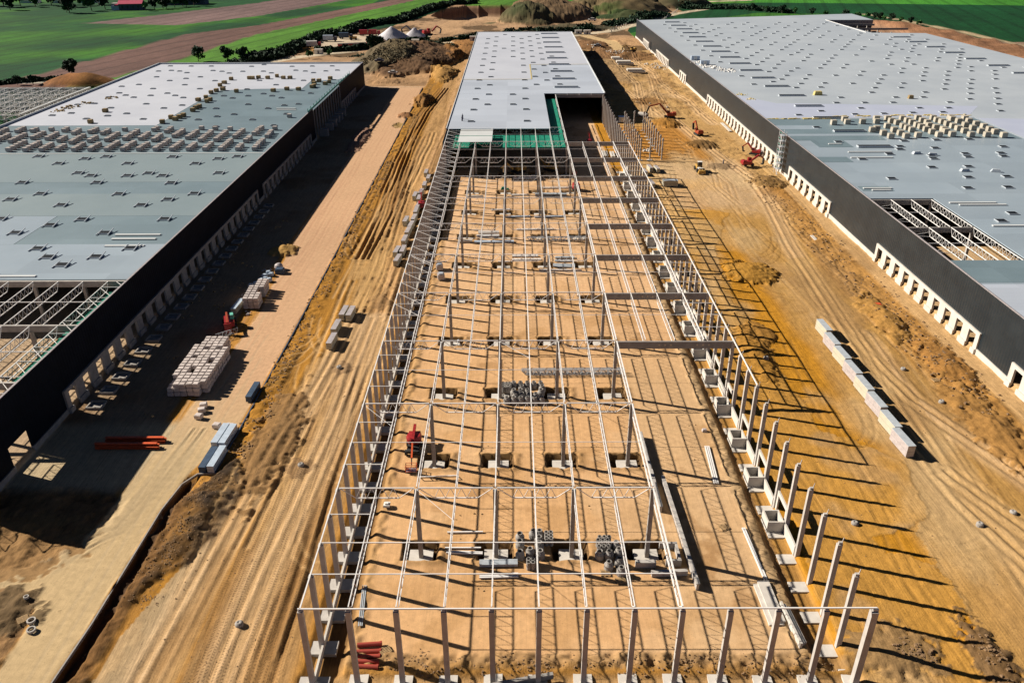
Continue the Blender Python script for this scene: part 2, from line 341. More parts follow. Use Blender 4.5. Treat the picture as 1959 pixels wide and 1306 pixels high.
# bumpy spoil along the kerb and dark topsoil heap near the bottom
sp = band(X+n1*1.5, -27.6, -23.5, .7); Z += sp*(.2+fbm(X, Y, .5, 4, 21)*1.0)*band(Y, 50, 430, 5)
mixc(sp*sm(0, .2, fbm(X, Y, .35, 4, 22))*.8, (.17, .095, .03))
dk = inpoly([(-34.4, -30), (-34.2, 20), (-33, 36), (-28, 44), (-25, 50), (-21.5, 42), (-22.5, 30), (-25, 22), (-29.5, 17), (-30.5, -30)])*1.
for _ in range(3): dk[1:-1, 1:-1] = (dk[1:-1, 1:-1]*2+dk[:-2, 1:-1]+dk[2:, 1:-1]+dk[1:-1, :-2]+dk[1:-1, 2:])/6
dn = fbm(X, Y, .35, 5, 31); Z += dk*(.25+dn*1.9+1.1*np.exp(-((X+27)/4)**2-((Y-33)/9)**2)); mixc(np.clip(dk*(.75+dn), 0, 1), SOIL)
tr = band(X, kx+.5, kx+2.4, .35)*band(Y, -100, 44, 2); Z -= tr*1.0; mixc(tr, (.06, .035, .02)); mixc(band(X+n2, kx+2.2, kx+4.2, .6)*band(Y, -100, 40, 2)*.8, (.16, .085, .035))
mixc(inpoly([(-30, -20), (-29, 8), (-24.6, 24), (-22.6, 33), (-21, 20), (-24.5, -20)])*np.clip(.7-dk, 0, 1), (.44, .34, .22))
# tyre-tread compacted lane
tl = inpoly([(-18, -60), (-17.8, 15), (-16.9, 33), (-14, 70), (-5, 70), (-4.5, -60)])*1.
TR = np.maximum(TR, tl); TR = np.maximum(TR, band(X, -24, -4, 1)*.4); TR = np.maximum(TR, band(X, 74, 99, 2)*.3*(1-sm(180, 200, Y))); TR = np.maximum(TR, band(X, 99, 128, 2)*.15); mixc(tl*(.35+.5*sm(-.1, .25, n1)), (.30, .175, .08))
mixc(tl*sm(.08, .25, nS)*.6, (.48, .32, .17))
def rut(pts, w=.35, dep=.14, c=(.22, .13, .06), k=.7, gauge=2.0):
    for o in ((-gauge/2, gauge/2) if gauge else (0,)):
        q = []
        for i, (a, b) in enumerate(pts):
            a2, b2 = pts[min(i+1, len(pts)-1)]; a1, b1 = pts[max(i-1, 0)]; L = math.hypot(a2-a1, b2-b1) or 1
            q.append((a-(b2-b1)/L*o, b+(a2-a1)/L*o))
        s_, D = dist(q, 2.5); Z[s_] += -dep*np.exp(-(D/w)**2)+dep*.6*np.exp(-((D-w*2)/w)**2); mixs(s_, np.exp(-(D/w)**2)*k, c)
rg = random.Random(3)
for i in range(30):     # wheel tracks along the left-hand dirt strip
    x = rg.uniform(-26, -5); y0 = rg.uniform(-30, 250); n = rg.randint(4, 8); pts = []
    for j in range(n): pts.append((x, y0+j*22)); x = min(-4, max(-27, x+rg.uniform(-1.0, 1.0)))
    rut(pts, rg.uniform(.25, .5), rg.uniform(.05, .2), (.2, .11, .045) if rg.random() < .6 else (.5, .33, .17))
for i in range(16):     # turning arcs and crossing tracks
    x = rg.uniform(-24, -6); y = rg.uniform(-10, 200); d = rg.choice((-1, 1)); L_ = rg.uniform(5, 12)
    rut([(x+d*L_*math.sin(a/8*1.5)*1.0-d*L_/2, y+L_*2.6*(1-math.cos(a/8*1.5))) for a in range(9)], .3, .07, rg.choice(((.2, .11, .04), (.5, .33, .17))), .5)
for i in range(16):
    x = rg.uniform(80, 124); y = rg.uniform(-10, 230); d = rg.choice((-1, 1)); L_ = rg.uniform(6, 16)
    rut([(x+d*L_*math.sin(a/8*1.5)-d*L_/2, y+L_*2.2*(1-math.cos(a/8*1.5))) for a in range(9)], .3, .05, rg.choice(((.24, .13, .045), (.5, .33, .17))), .5)
for cx, cy, a, b in ((-15, 150, 4.5, 26), (-14, 128, 5, 16), (-18, 178, 3, 30), (-12, 40, 3.5, 30), (-20, 8, 2, 26), (105, 120, 5, 40), (108, 70, 4, 30), (104, 40, 5, 12), (118, 190, 5, 30), (95, 225, 12, 9)):   # dusty packed patches
    m = np.clip(1.25-np.sqrt(((X-cx)/a)**2+((Y-cy)/b)**2)+n2*1.2+n1, 0, 1); m = m*m*(3-2*m); mixc(m*.65, (.50, .315, .145)); Z = Z*(1-m*.7)
for i in range(7):     # deep ruts far up the strip
    x = -22+i*rg.uniform(.8, 1.1); rut([(x+rg.uniform(-1, 1), 150), (x+1+rg.uniform(-1, 1), 190), (x-1, 240), (x-2+rg.uniform(-1, 1), 300), (x-1, 360), (x+4, 430)], .4, .22, (.19, .10, .04), .6, 0)
for i in range(20):     # right-hand tracks
    x = rg.uniform(76, 128); y0 = rg.uniform(-30, 220); n = rg.randint(3, 8); pts = []
    for j in range(n): pts.append((x, y0+j*20)); x = min(130, max(75, x+rg.uniform(-3, 3)))
    rut(pts, rg.uniform(.25, .5), rg.uniform(.02, .08), (.30, .17, .06) if rg.random() < .6 else (.50, .34, .18), .35)
for pts in ([(-24, -30), (-22.5, 0), (-21, 25), (-19.5, 45), (-15, 80), (-13, 110)], [(-14, -30), (-12, 20), (-9, 60), (-8, 110)], [(100, -30), (104, 0), (106, 25), (109, 60), (112, 100)], [(132, 20), (120, 40), (110, 70), (106, 110)], [(118, -20), (110, 10), (104, 36), (103, 60), (107, 85), (110, 120), (113, 160), (118, 200), (120, 230), (116, 262), (112, 300), (108, 350), (112, 420), (118, 480), (113, 540)],
            [(128, -20), (112, 25), (105, 45)], [(98, 384), (108, 420), (122, 400)], [(92, 590), (100, 540), (101, 480), (104, 440), (99, 390), (103, 350)],
            [(124, 590), (116, 560), (118, 520), (121, 480), (118, 440), (125, 390), (127, 330)], [(80, 470), (92, 430), (100, 385), (96, 345)]):
    s_, D = dist(pts, 8); mixs(s_, np.exp(-(D/3.2)**4)*.6, (.56, .40, .25)); Z[s_] *= 1-np.exp(-(D/3.2)**4)*.7
    rut(pts, .5, .12, (.33, .2, .09), .5, 2.4); rut([(a+1.6, b+2) for a, b in pts], .4, .1, (.33, .2, .09), .4, 2.2)
for i in range(26):     # slab wheel marks
    x = rg.uniform(6, 64); y0 = rg.uniform(5, 150); rut([(x, y0), (x+rg.uniform(-1, 1), y0+25), (x+rg.uniform(-2, 2), y0+55)], .3, .0, (.42, .26, .14), .22)
for i in range(26):     # haul-road marks
    x = rg.uniform(-42, -30); y0 = rg.uniform(-20, 380); rut([(x, y0), (x+rg.uniform(-1, 1), y0+25), (x+rg.uniform(-2, 2), y0+60)], .25, .01, (.42, .25, .16) if y0 > 60 else (.38, .3, .2), .4)
for i in range(9): rut([(-60-i, 17.5+i*.4), (-52, 18+i*.3), (-45-i*.2, 21+i*.3), (-41+i*.3, 30), (-38+i*.2, 44), (-36, 60)], .22, .02, (.38, .29, .18), .5)
# rough patches on the right, water puddle tint, sharp-edged compacted orange fill
rp = fbm(X, Y, .22, 5, 41); rpm = band(X+wob, 118, 129, 2)*band(Y, 55, 300, 8); Z += rpm*rp*1.6; mixc(np.clip(rpm*sm(0, .25, rp), 0, 1)*.5, (.24, .12, .04))
far = band(X, 76, 133, 3)*sm(330, 360, Y)*(1-sm(640, 660, Y)); fr = fbm(X, Y, .13, 5, 43); Z += far*fr*2.4; mixc(np.clip(far*sm(0, .22, fr), 0, 1)*.55, (.25, .14, .06))
of = inpoly([(72, -30), (88, -30), (90, 3), (89, 8), (94, 14), (92.5, 21), (86, 24), (85, 28), (92, 29), (97.8, 33.5), (98.5, 40), (101, 48), (88, 60), (86, 120), (88, 155), (101, 193), (91, 196), (74, 196)], 3.2)*1.
nr = sm(.06, .2, fbm(X, Y, .09, 3, 47)); Z += of*.12
mixc(of*(1-nr*.5), (.43, .235, .07)); mixc(of*nr*.5, (.38, .27, .16))
mixc(inpoly([(97, 33), (101, 48), (103, 100), (108, 150), (116, 150), (112, 80), (112, 40), (130, -30), (96, -30), (93, 12), (93, 28)], 3.2)*.7, (.39, .25, .115))
mixc(band(X, 97, 134, 3)*sm(.03, .22, fbm(X, Y, .07, 5, 301, 1, .45))*(1-sm(620, 650, Y))*.6, (.27, .165, .08))
mixc(band(X, 74, 134, 3)*sm(.06, .22, fbm(X, Y, .05, 5, 305, 1, .6))*(1-sm(620, 650, Y))*.45, (.52, .38, .22))
mixc(band(X, -27, -4, 2)*sm(.05, .22, fbm(X, Y, .1, 5, 311, 1, .3))*(1-sm(420, 440, Y))*.55, (.24, .135, .055))
def heap(cx, cy, rx, ry, h, c=None, ns=.8, s=0, k=.9, fs=.12, sharp=1.6):
    pad_ = 1.4; i0, i1 = np.searchsorted(xs, [cx-rx*pad_, cx+rx*pad_]); j0, j1 = np.searchsorted(ys, [cy-ry*pad_, cy+ry*pad_]); s_ = (slice(j0, j1), slice(i0, i1))
    x = X[s_]; y = Y[s_]; q = fbm(x, y, fs*1.6 if rx < 20 else fs, 5, s+60); r = np.sqrt(((x-cx)/rx)**2+((y-cy)/ry)**2)+q*(1.3 if rx < 20 else .8)
    m = np.clip(1-r, 0, 1)**(1/sharp); m = m*(1+q*ns*1.2); Z[s_] += h*m+np.clip(m, 0, 1)*fbm(x, y, .9 if rx < 20 else .13, 5, s+160)*(.6 if rx < 20 else 6)*min(1, abs(h)/1.5)
    if c: mixs(s_, np.clip(sm(.02, .2, m)*k, 0, 1), c)
    return s_, m
heap(95, 139, 8, 8, 2.2, (.33, .18, .05), s=1, fs=.3); heap(83, 90, 3.5, 14, 1.2, (.34, .18, .05), s=2, fs=.3)
heap(87, 100, 4, 7, 1.2, (.30, .16, .05), s=3, fs=.3); heap(112, 287, 7, 7, 2.2, (.13, .075, .03), s=4, fs=.3); heap(103, 330, 7, 9, 3, (.28, .14, .04), s=5, fs=.25)
heap(125, 228, 7, 9, 2, (.2, .12, .05), s=6, fs=.3); heap(112, 252, 7, 5, .8, (.22, .15, .09), s=7, fs=.3); heap(121, 110, 4, 16, 1.6, (.30, .17, .06), s=8, fs=.3)
heap(125, 85, 5, 12, 1.2, (.27, .14, .05), s=9, fs=.4); heap(-30, 351, 4, 6, 2, (.2, .1, .05), s=10, fs=.3); heap(-24, 388, 6, 14, 5, (.22, .12, .05), s=11, fs=.2)
heap(-30, 330, 3, 6, -1, (.3, .2, .08), s=12, fs=.3); heap(-44, 157, 4, 5, 2.0, (.42, .26, .10), s=13, fs=.3); heap(-45, 300, 4, 25, 1.6, (.26, .16, .12), s=14, fs=.3)
heap(-55, 454, 12, 8, 1.4, (.30, .19, .08), s=15, fs=.2); heap(-50, 12, 8, 5, .8, (.13, .09, .05), s=16, fs=.4); heap(-55, 26, 12, 8, -.6, (.25, .15, .07), s=17, fs=.3)
heap(79, 5, 7, 5, .8, (.25, .16, .08), s=18, fs=.6); heap(92, 2, 3, 9, .9, (.14, .09, .05), s=19, fs=.8); heap(-13, 47, 3, 3, .3, (.15, .09, .05), s=20, fs=.5, k=.6)
heap(95, 520, 18, 70, 1.5, (.30, .20, .11), s=21, fs=.08); heap(104, 386, 9, 12, -1.2, (.22, .12, .05), s=22, fs=.15); heap(-20, 56, 5, 20, 1.0, (.22, .13, .06), s=23, fs=.4)
heap(122, 60, 5, 18, 1.2, (.29, .16, .06), s=24, fs=.35); heap(-12, 84, 2.5, 3, .3, (.16, .1, .06), s=25, fs=.5, k=.6); heap(-9, 120, 3, 5, .5, (.2, .12, .06), s=26, fs=.5, k=.5)
# earth rims and trenches round the frame
for a, b in ((64.5, 68.6),): pass
def rect(x0, x1, y0, y1, z, c=None, s_=.35):
    m = band(X, x0, x1, s_)*band(Y, y0, y1, s_)
    global Z
    Z = Z*(1-m)+z*m
    if c: mixc(m, c)
rect(-1.4, 3.6, -4, 240, -.85, (.33, .19, .08), .5); mixc(band(X, .4, 3.8, .4)*band(Y, 3, 240, 1)*.8, (.12, .065, .03))  # dark strip beside the plinth paints shade into the trench colour
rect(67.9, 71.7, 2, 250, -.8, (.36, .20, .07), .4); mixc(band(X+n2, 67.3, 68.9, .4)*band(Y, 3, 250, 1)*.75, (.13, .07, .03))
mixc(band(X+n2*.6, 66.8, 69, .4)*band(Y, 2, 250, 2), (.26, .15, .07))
eb = band(X+n2, 65.6, 67.6, .5)*band(Y, 2, 250, 2); Z += eb*(.15+fbm(X, Y, .8, 3, 51)*.8); mixc(eb*.6, (.34, .25, .15))
eb = band(X+n2, 3.3, 5.2, .6)*band(Y, 2, 240, 2); Z += eb*(.1+fbm(X, Y, .6, 3, 52)*.9); mixc(eb*.7, (.34, .21, .10))
eb = band(Y+n1*2, 1.8, 4.6, .6)*band(X, 4, 74, 1); Z += eb*(.1+fbm(X, Y, .7, 4, 53)*1.5); mixc(eb*.75, (.25, .155, .075))
rect(-2, 73, -4, 1.3, -.6, (.36, .225, .11), .6)
for k in range(1, 11):
    for x in (12, 24, 36, 48):
        m = band(X+n2*.6, x-2.95, x+2.6, .14)*band(Y+n2*.5, 24*k-1.35, 24*k+2.75, .14); Z = Z*(1-m)-1.3*m; mixc(band(X+n2*.6, x-3.2, x+2.85, .15)*band(Y+n2*.5, 24*k-1.4, 24*k+3.1, .15), (.035, .02, .012))  # near-black colour paints the shade inside each footing pit
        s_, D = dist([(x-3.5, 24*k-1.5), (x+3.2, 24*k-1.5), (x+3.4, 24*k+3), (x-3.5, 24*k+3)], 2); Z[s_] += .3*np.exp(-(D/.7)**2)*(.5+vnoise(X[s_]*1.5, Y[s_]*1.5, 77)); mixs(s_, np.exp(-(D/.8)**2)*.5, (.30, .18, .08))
# floors inside the side buildings
lf = band(X, -190, -65, .3)*band(Y, 33, 436, .3); Z = Z*(1-lf)+1.1*lf; mixc(lf, (.42, .30, .19))
rf = band(X, 134.6, 335, .3)*band(Y, 40, 660, .3); Z = Z*(1-rf)+1.1*rf; mixc(rf, (.48, .32, .17))
# ------ far country
out_l = (X < -66) & ((Y > 437) | (X < -191)); gm = out_l | (Y > 596) & (X < 340) | (X > 336) | (Y > 700)
gm = gm & ~((X > -150) & (X < 134) & (Y < 640))
gb = fbm(X, Y, .012, 4, 71)
DG = np.array((.004, .055, .012)); BG = np.array((.055, .21, .010))
gg = (DG*(1-sm(-.15, .25, gb))[..., None]+BG*sm(-.15, .25, gb)[..., None]*.7)
gs = np.where((X < -150)[..., None], gg, np.array((.004, .05, .014))*(1+gb[..., None]*.5))
COL[gm] = gs[gm]
PURP = (.155, .10, .095)
purple = inpoly([(-413, 800), (-310, 779), (-255, 863), (-192, 1072), (-150, 1300), (-220, 1300), (-302, 1028), (-369, 882)])
brown = inpoly([(-300, 430), (-299, 449), (-291, 528), (-275, 704), (-229, 773), (-137, 1060), (-90, 1250), (-40, 1250), (-98, 1068), (-208, 699), (-223, 552), (-235, 482), (-250, 430)])
bright = inpoly([(-250, 430), (-235, 482), (-223, 552), (-208, 699), (-98, 1068), (-40, 1250), (400, 1400), (330, 1000), (46, 985), (-40, 985), (-52, 985), (-71, 925), (-92, 799), (-119, 764), (-128, 700), (-142, 683), (-147, 630), (-143, 571), (-150, 560), (-170, 540), (-200, 460)], 4)
COL[purple] = PURP; COL[brown] = (.135, .075, .062); COL[bright] = (.075, .20, .02)
stri = sm(-.1, .2, fbm(X+Y*.0, Y, .05, 3, 73, 1, .2)); COL[bright] *= (1+.2*(stri[bright][:, None]-.5))
topg = inpoly([(100, 1040), (410, 995), (604, 960), (636, 950), (1200, 900), (1200, 2000), (100, 2000)]); COL[topg] = (.045, .20, .02)
nearg = inpoly([(134, 672), (340, 715), (335, 800), (420, 850), (300, 880), (206, 790), (134, 700)]); COL[nearg] = (.035, .13, .015)
pl = inpoly([(424, 579), (453, 629), (426, 630), (424, 600), (800, 300), (1200, 300), (1200, 629), (453, 629)]); COL[pl] = (.24, .16, .11)
bk = band(X+n3*12, 346, 424, 4)*band(Y, 100, 770, 10)
rbank = np.interp(Y, [100, 536, 622, 694, 768, 800], [424, 424, 426, 418, 410, 405]); mixc((X > 336)*(X < rbank)*band(Y, 100, 800, 12)*1., (.34, .20, .12))
Z += band(X, 384, rbank, 6)*band(Y, 100, 780, 20)*(3+fbm(X, Y, .06, 4, 75)*6)*(X > 336); mixc(band(X, 382, rbank-4, 4)*band(Y, 100, 780, 20)*.8, (.23, .11, .055))
site2 = inpoly([(-190, 436), (-189, 446), (-150, 540), (-148, 560), (-130, 600), (-138, 620), (-140, 660), (-120, 700), (-100, 740), (-80, 800), (-62, 900), (-45, 985), (60, 985), (100, 1010), (200, 960), (220, 900), (150, 790), (134, 720), (134, 590), (-28, 590), (-28, 436)])
ns_ = fbm(X, Y, .04, 5, 81); base = np.array((.36, .225, .125))*(1+ns_[..., None]*.9)
COL[site2] = base[site2]
bs = site2 & (ns_ < -.06) & (Y > 480); COL[bs] = np.array((.13, .08, .04))
Z[site2] += (ns_[site2])*3
yard = inpoly([(-140, 620), (-125, 600), (-100, 612), (-88, 628), (-50, 645), (-45, 690), (-60, 730), (-90, 700), (-120, 690), (-138, 670)]); COL[yard] = (.50, .41, .30); Z[yard] *= .1
def way(pts, wd, c, k=1, flatten=.95):
    s_, D = dist(pts, wd*2); m = 1-sm(wd*.8, wd*1.2, D); mixs(s_, m*k, c); Z[s_] *= 1-m*flatten
way([(-200, 470), (-160, 520), (-140, 556), (-118, 580), (-94, 597), (-61, 628), (-34, 637), (-7, 651), (40, 672), (90, 690), (120, 720), (160, 790), (205, 870), (280, 960)], 5.5, (.55, .46, .33))
way([(90, 690), (110, 640), (112, 600), (108, 560)], 5, (.5, .36, .2)); way([(-310, 452), (-262, 458), (-230, 452), (-205, 448)], 4, (.42, .38, .3))
way([(410, 860), (424, 800), (436, 700), (440, 600), (445, 400)], 4, (.36, .28, .17)); way([(225, 1010), (330, 1040)], 7, (.5, .4, .28))
# heaps, hills and the quarry
heap(-47, 548, 34, 78, 12, (.12, .07, .04), .5, 90, .95, .05, 1.5); heap(-68, 530, 22, 50, 7, (.12, .095, .055), .6, 91, .9, .06); heap(-12, 600, 14, 60, 4, (.26, .13, .05), .8, 92, .9, .08)
heap(-20, 480, 8, 30, 5, (.36, .21, .08), .8, 93, .9, .1)
heap(58, 850, 62, 62, 21, (.13, .085, .045), .5, 94, .9, .03, 1.5); heap(40, 800, 30, 30, 9, (.07, .065, .03), .5, 95, .8, .05); heap(140, 915, 62, 70, 23, (.11, .085, .04), .5, 96, .9, .03, 1.5)
heap(212, 985, 55, 70, 20, (.08, .07, .035), .5, 97, .9, .03, 1.5); heap(85, 735, 40, 18, 5, (.06, .055, .03), .8, 98, .9, .06); heap(150, 830, 40, 22, 6, (.02, .05, .015), .8, 99, .9, .06)
heap(108, 560, 30, 26, 3, (.17, .09, .045), .9, 100, .8, .07); heap(90, 620, 16, 26, 3, (.15, .08, .04), .9, 101, .8, .08)
heap(-245, 446, 24, 12, 9, (.24, .10, .03), .9, 102, .95, .09, 1.5); heap(30, 690, 60, 10, 3, (.05, .045, .03), .9, 103, .9, .08)
q = inpoly([(-62, 860), (-50, 840), (-25, 822), (12, 818), (25, 850), (45, 960), (25, 985), (-30, 978), (-58, 930)])*1.
for _ in range(5): q[1:-1, 1:-1] = (q[1:-1, 1:-1]*2+q[:-2, 1:-1]+q[2:, 1:-1]+q[1:-1, :-2]+q[1:-1, 2:])/6
Z -= q*13; mixc(q*1., (.46, .30, .18)); qe = 4*q*(1-q); mixc(np.clip(qe, 0, 1), (.20, .11, .07))
way([(-30, 700), (-35, 760), (-25, 830)], 12, (.45, .28, .15), .8, .3)
def shade_grass(cx, cy, r, c):
    s_, D = dist([(cx, cy), (cx+.1, cy)], r); nn = fbm(X[s_], Y[s_], .05, 4, 111); mixs(s_, (1-sm(r*.5, r, D))*sm(-.05, .15, nn)*.8, c)
shade_grass(95, 890, 40, (.08, .10, .035)); shade_grass(120, 870, 35, (.075, .11, .03)); shade_grass(20, 790, 30, (.06, .075, .03))
# colour-only variation
COL *= (1+n3[..., None]*.25); sc_ = (band(X, -66, 135, 2)*(1-sm(640, 700, Y)))[..., None]; lum = COL.mean(-1, keepdims=True); COL = COL+(COL-lum)*.13*sc_; COL = np.clip(COL, .003, .9)
hillm = np.zeros(X.shape, bool)
for cx, cy, rx, ry in ((58, 850, 62, 62), (140, 915, 62, 70), (212, 985, 55, 70)): hillm |= ((X-cx)/rx)**2+((Y-cy)/ry)**2 < 1
fieldm = (gm | bright | purple | brown | topg | nearg | pl) & ~site2 & ~hillm
slab_all = slabm & (Y > 2)
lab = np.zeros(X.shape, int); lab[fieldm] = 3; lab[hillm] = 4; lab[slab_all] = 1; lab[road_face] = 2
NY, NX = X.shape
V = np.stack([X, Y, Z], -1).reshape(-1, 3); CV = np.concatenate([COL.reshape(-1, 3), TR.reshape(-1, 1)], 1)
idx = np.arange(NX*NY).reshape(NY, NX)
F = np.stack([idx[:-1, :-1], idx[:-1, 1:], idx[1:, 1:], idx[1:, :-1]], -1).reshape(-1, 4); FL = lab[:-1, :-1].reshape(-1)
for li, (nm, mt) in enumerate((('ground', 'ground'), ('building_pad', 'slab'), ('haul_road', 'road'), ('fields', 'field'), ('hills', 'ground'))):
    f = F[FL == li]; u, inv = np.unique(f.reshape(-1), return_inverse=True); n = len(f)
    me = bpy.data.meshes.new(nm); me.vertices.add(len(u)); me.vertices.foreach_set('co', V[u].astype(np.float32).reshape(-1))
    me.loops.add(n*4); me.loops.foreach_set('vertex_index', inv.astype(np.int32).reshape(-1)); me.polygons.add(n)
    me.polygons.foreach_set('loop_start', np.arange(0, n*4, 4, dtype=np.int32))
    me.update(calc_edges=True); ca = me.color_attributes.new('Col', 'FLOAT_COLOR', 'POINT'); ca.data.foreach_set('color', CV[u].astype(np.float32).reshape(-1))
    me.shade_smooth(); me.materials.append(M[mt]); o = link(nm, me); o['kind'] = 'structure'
def gz(x, y):
    return float(Z[min(NY-1, np.searchsorted(ys, y)), min(NX-1, np.searchsorted(xs, x))])
# ---------------------------------------------------------------- central unfinished warehouse
HT = 13.4
cw = thing('unfinished_warehouse', 'long middle warehouse, open white skeleton in front, pale roofed hall behind', 'warehouse', (0, 0, 0))
colm = MB().box(-.34, .34, -.3, .3, -.6, 13.05).box(-.22, .22, -.18, .18, 13.05, 13.3).mesh('column', M['conc'])
colb = MB().box(-.34, .34, -.3, .3, -.7, 13.0).box(-.2, .34, -.18, .18, 13.0, 13.35).bar((.3, 0, 13.3), (.42, 0, 14.1), .1).mesh('column', M['conc'])
colc = MB().box(-.42, .42, -.42, .42, -.6, 12.9).box(-.2, .42, -.2, .2, 12.9, 13.3).mesh('corner_column', M['conc'])
coli = MB().box(-.33, .33, -.33, .33, -.6, 13.05).mesh('inner_column', M['concd'])
pad_l = MB().box(-1.9, 2.1, -1.15, 1.15, -.9, -.28).mesh('footing', M['conc'])
pad_s = MB().box(-1.25, 1.25, -1.4, 2.2, -.9, -.25).mesh('footing', M['concw'])
pad_i = MB().box(-1.95, 1.85, -1.3, 1.6, -1.4, -.3).mesh('footing', M['concw'])
for j in range(0, 41):
    if j: link('facade_column', colm, cw, (0, 6*j, 0))
    link('footing', pad_l, cw, (0, 6*j, 0))
for i in range(0, 12): link('facade_column', colm, cw, (6*i, 0, 0)); (link('footing', pad_s, cw, (6*i, 0, 0)) if i else None)
link('corner_column', colc, cw, (72, 0, 0))
for j in range(9, 41): link('facade_column', colb, cw, (72, 6*j, 0))
for k in range(1, 11):
    for x in (12, 24, 36, 48): link('inner_column', coli, cw, (x, 24*k, 0)); link('footing', pad_i, cw, (x, 24*k, 0))
for Yc in (252, 258, 264, 276, 288, 300, 312, 324):
    link('facade_column', colm, cw, (0, Yc, 0))
# edge tubes and lattice girders
part('edge_tube', MB().bar((0, 0, HT), (0, 262, HT), .17), 'steel', cw)
part('edge_tube', MB().bar((72, 54, HT), (72, 240, HT), .19), 'steel', cw)
part('eaves_tube', MB().bar((-.3, 0, HT), (72.2, 0, HT), .17), 'steel', cw)
tr_y = truss((0, .3, HT), (0, 23.7, HT), 1.7, 12, .125, 1.7, .06).mesh('roof_truss', M['steel'])
tr_w = truss((0, .3, HT), (0, 23.7, HT), 1.7, 12, .19, 1.7, .07).mesh('valley_truss', M['steel'])
for k in range(0, 11):
    for i in range(1, 8):
        if k < 10 or i >= 3: link('roof_truss', tr_y, cw, (6*i, 24*k, 0))
for k in range(0, 14): link('valley_truss', tr_w, cw, (48, 24*k+(0 if k < 11 else .3), 0))
for k in range(3, 10):
    for x in (54, 60): link('side_truss', tr_y, cw, (x, 24*k, 0))
    link('side_truss', tr_w, cw, (66, 24*k, 0))
tr_x = truss((.3, 0, HT), (11.7, 0, HT), 1.9, 4, .16, 2.4, .075).mesh('cross_truss', M['steel'])
for k in range(1, 12):
    for i in range(4): link('cross_truss', tr_x, cw, (12*i, 24*k, 0))
bm = MB().quadbox([(.35, -.22, 11.55), (23.65, -.22, 11.55), (23.65, .22, 11.55), (.35, .22, 11.55), (.35, -.22, 13.15), (23.65, -.22, 13.15), (23.65, .22, 13.15), (.35, .22, 13.15)]).mesh('concrete_beam', M['beam'])
hol = MB()
for x in (8.8, 10, 11.2, 16.6, 17.8, 19): hol.cyl((x, -.245, 12.4), (x, .245, 12.4), .2, 10)
holm = hol.mesh('beam_hole', mat('lit_hole', (.55, .45, .33), .9))
for k in range(3, 11):
    b = link('concrete_beam', bm, cw, (48, 24*k, 0)); link('beam_hole', holm, b)
tie = MB().bar((0, 0, HT), (48, 0, HT), .075).mesh('tie_bar', M['steel']); tie2 = MB().bar((0, 0, HT), (66, 0, HT), .07).mesh('tie_bar', M['steel'])
link('tie_bar', MB().bar((0, 0, HT), (48, 0, HT), .12).mesh('tie_bar', M['steel']), cw, (0, 6, 0)); link('tie_bar', MB().bar((0, 0, HT), (48, 0, HT), .12).mesh('tie_bar', M['steel']), cw, (0, 12, 0))
for k in range(1, 10): link('tie_bar', tie if k < 3 else tie2, cw, (0, 24*k+12, 0))
for k in (10,): link('tie_bar', tie, cw, (0, 24*k+12, 0))
sb_ = MB().bar((0, 0, HT), (6, 0, HT), .11).mesh('short_bar', M['steel'])
for j in range(3, 44):
    if j % 4: link('short_bar', sb_, cw, (0, 6*j, 0))
for j in range(13, 40):
    if j % 4: link('short_bar', sb_, cw, (66, 6*j, 0))
dg1 = MB().bar((0, 6, HT), (6, 0, HT), .06).mesh('wind_brace', M['steel'])
for j in range(14, 43): link('wind_brace', dg1, cw, (0, 6*j, 0))
for j in (1, 3, 5, 9): part('wind_brace', MB().bar((12*(j % 3), 24*(j//2+1), HT-.2), (12*(j % 3)+6, 24*(j//2+1)-7, HT-.2), .05), 'steel', cw)
# plinths, dock portals
part('plinth_wall', MB().box(.1, .4, .4, 240, -.6, .75), 'concw', cw)
part('plinth_wall', MB().box(-.2, 38, -1.75, -1.45, -.5, .45), 'conc', cw)
part('plinth_wall', MB().box(-.45, -.2, 168, 240, -.5, 4), 'concd', cw)
plm = MB().box(71.55, 71.85, .35, 5.65, -.5, 1.35).mesh('plinth_wall', M['concw'])
prm = MB().box(71.9, 72.2, 5.0, 5.6, -.5, 3.6).box(71.9, 72.2, 1.2, 5.0, 2.9, 3.6).box(71.9, 72.2, .4, 1.2, -.5, 3.6).mesh('dock_portal', M['concw'])
for j in range(20):
    if j: link('plinth_wall', plm, cw, (0, 12*j+12, 0))
    if j > 1: link('dock_portal', prm, cw, (0, 12*j+6, 0))
pd2 = MB().box(68.9, 72.6, -1.5, .6, -.9, -.55).mesh('footing_slab', M['concw'])
for j in range(1, 42): link('footing_slab', pd2, cw, (0, 6*j, 0))
link('footing', pad_s, cw, (72, 0, 0))
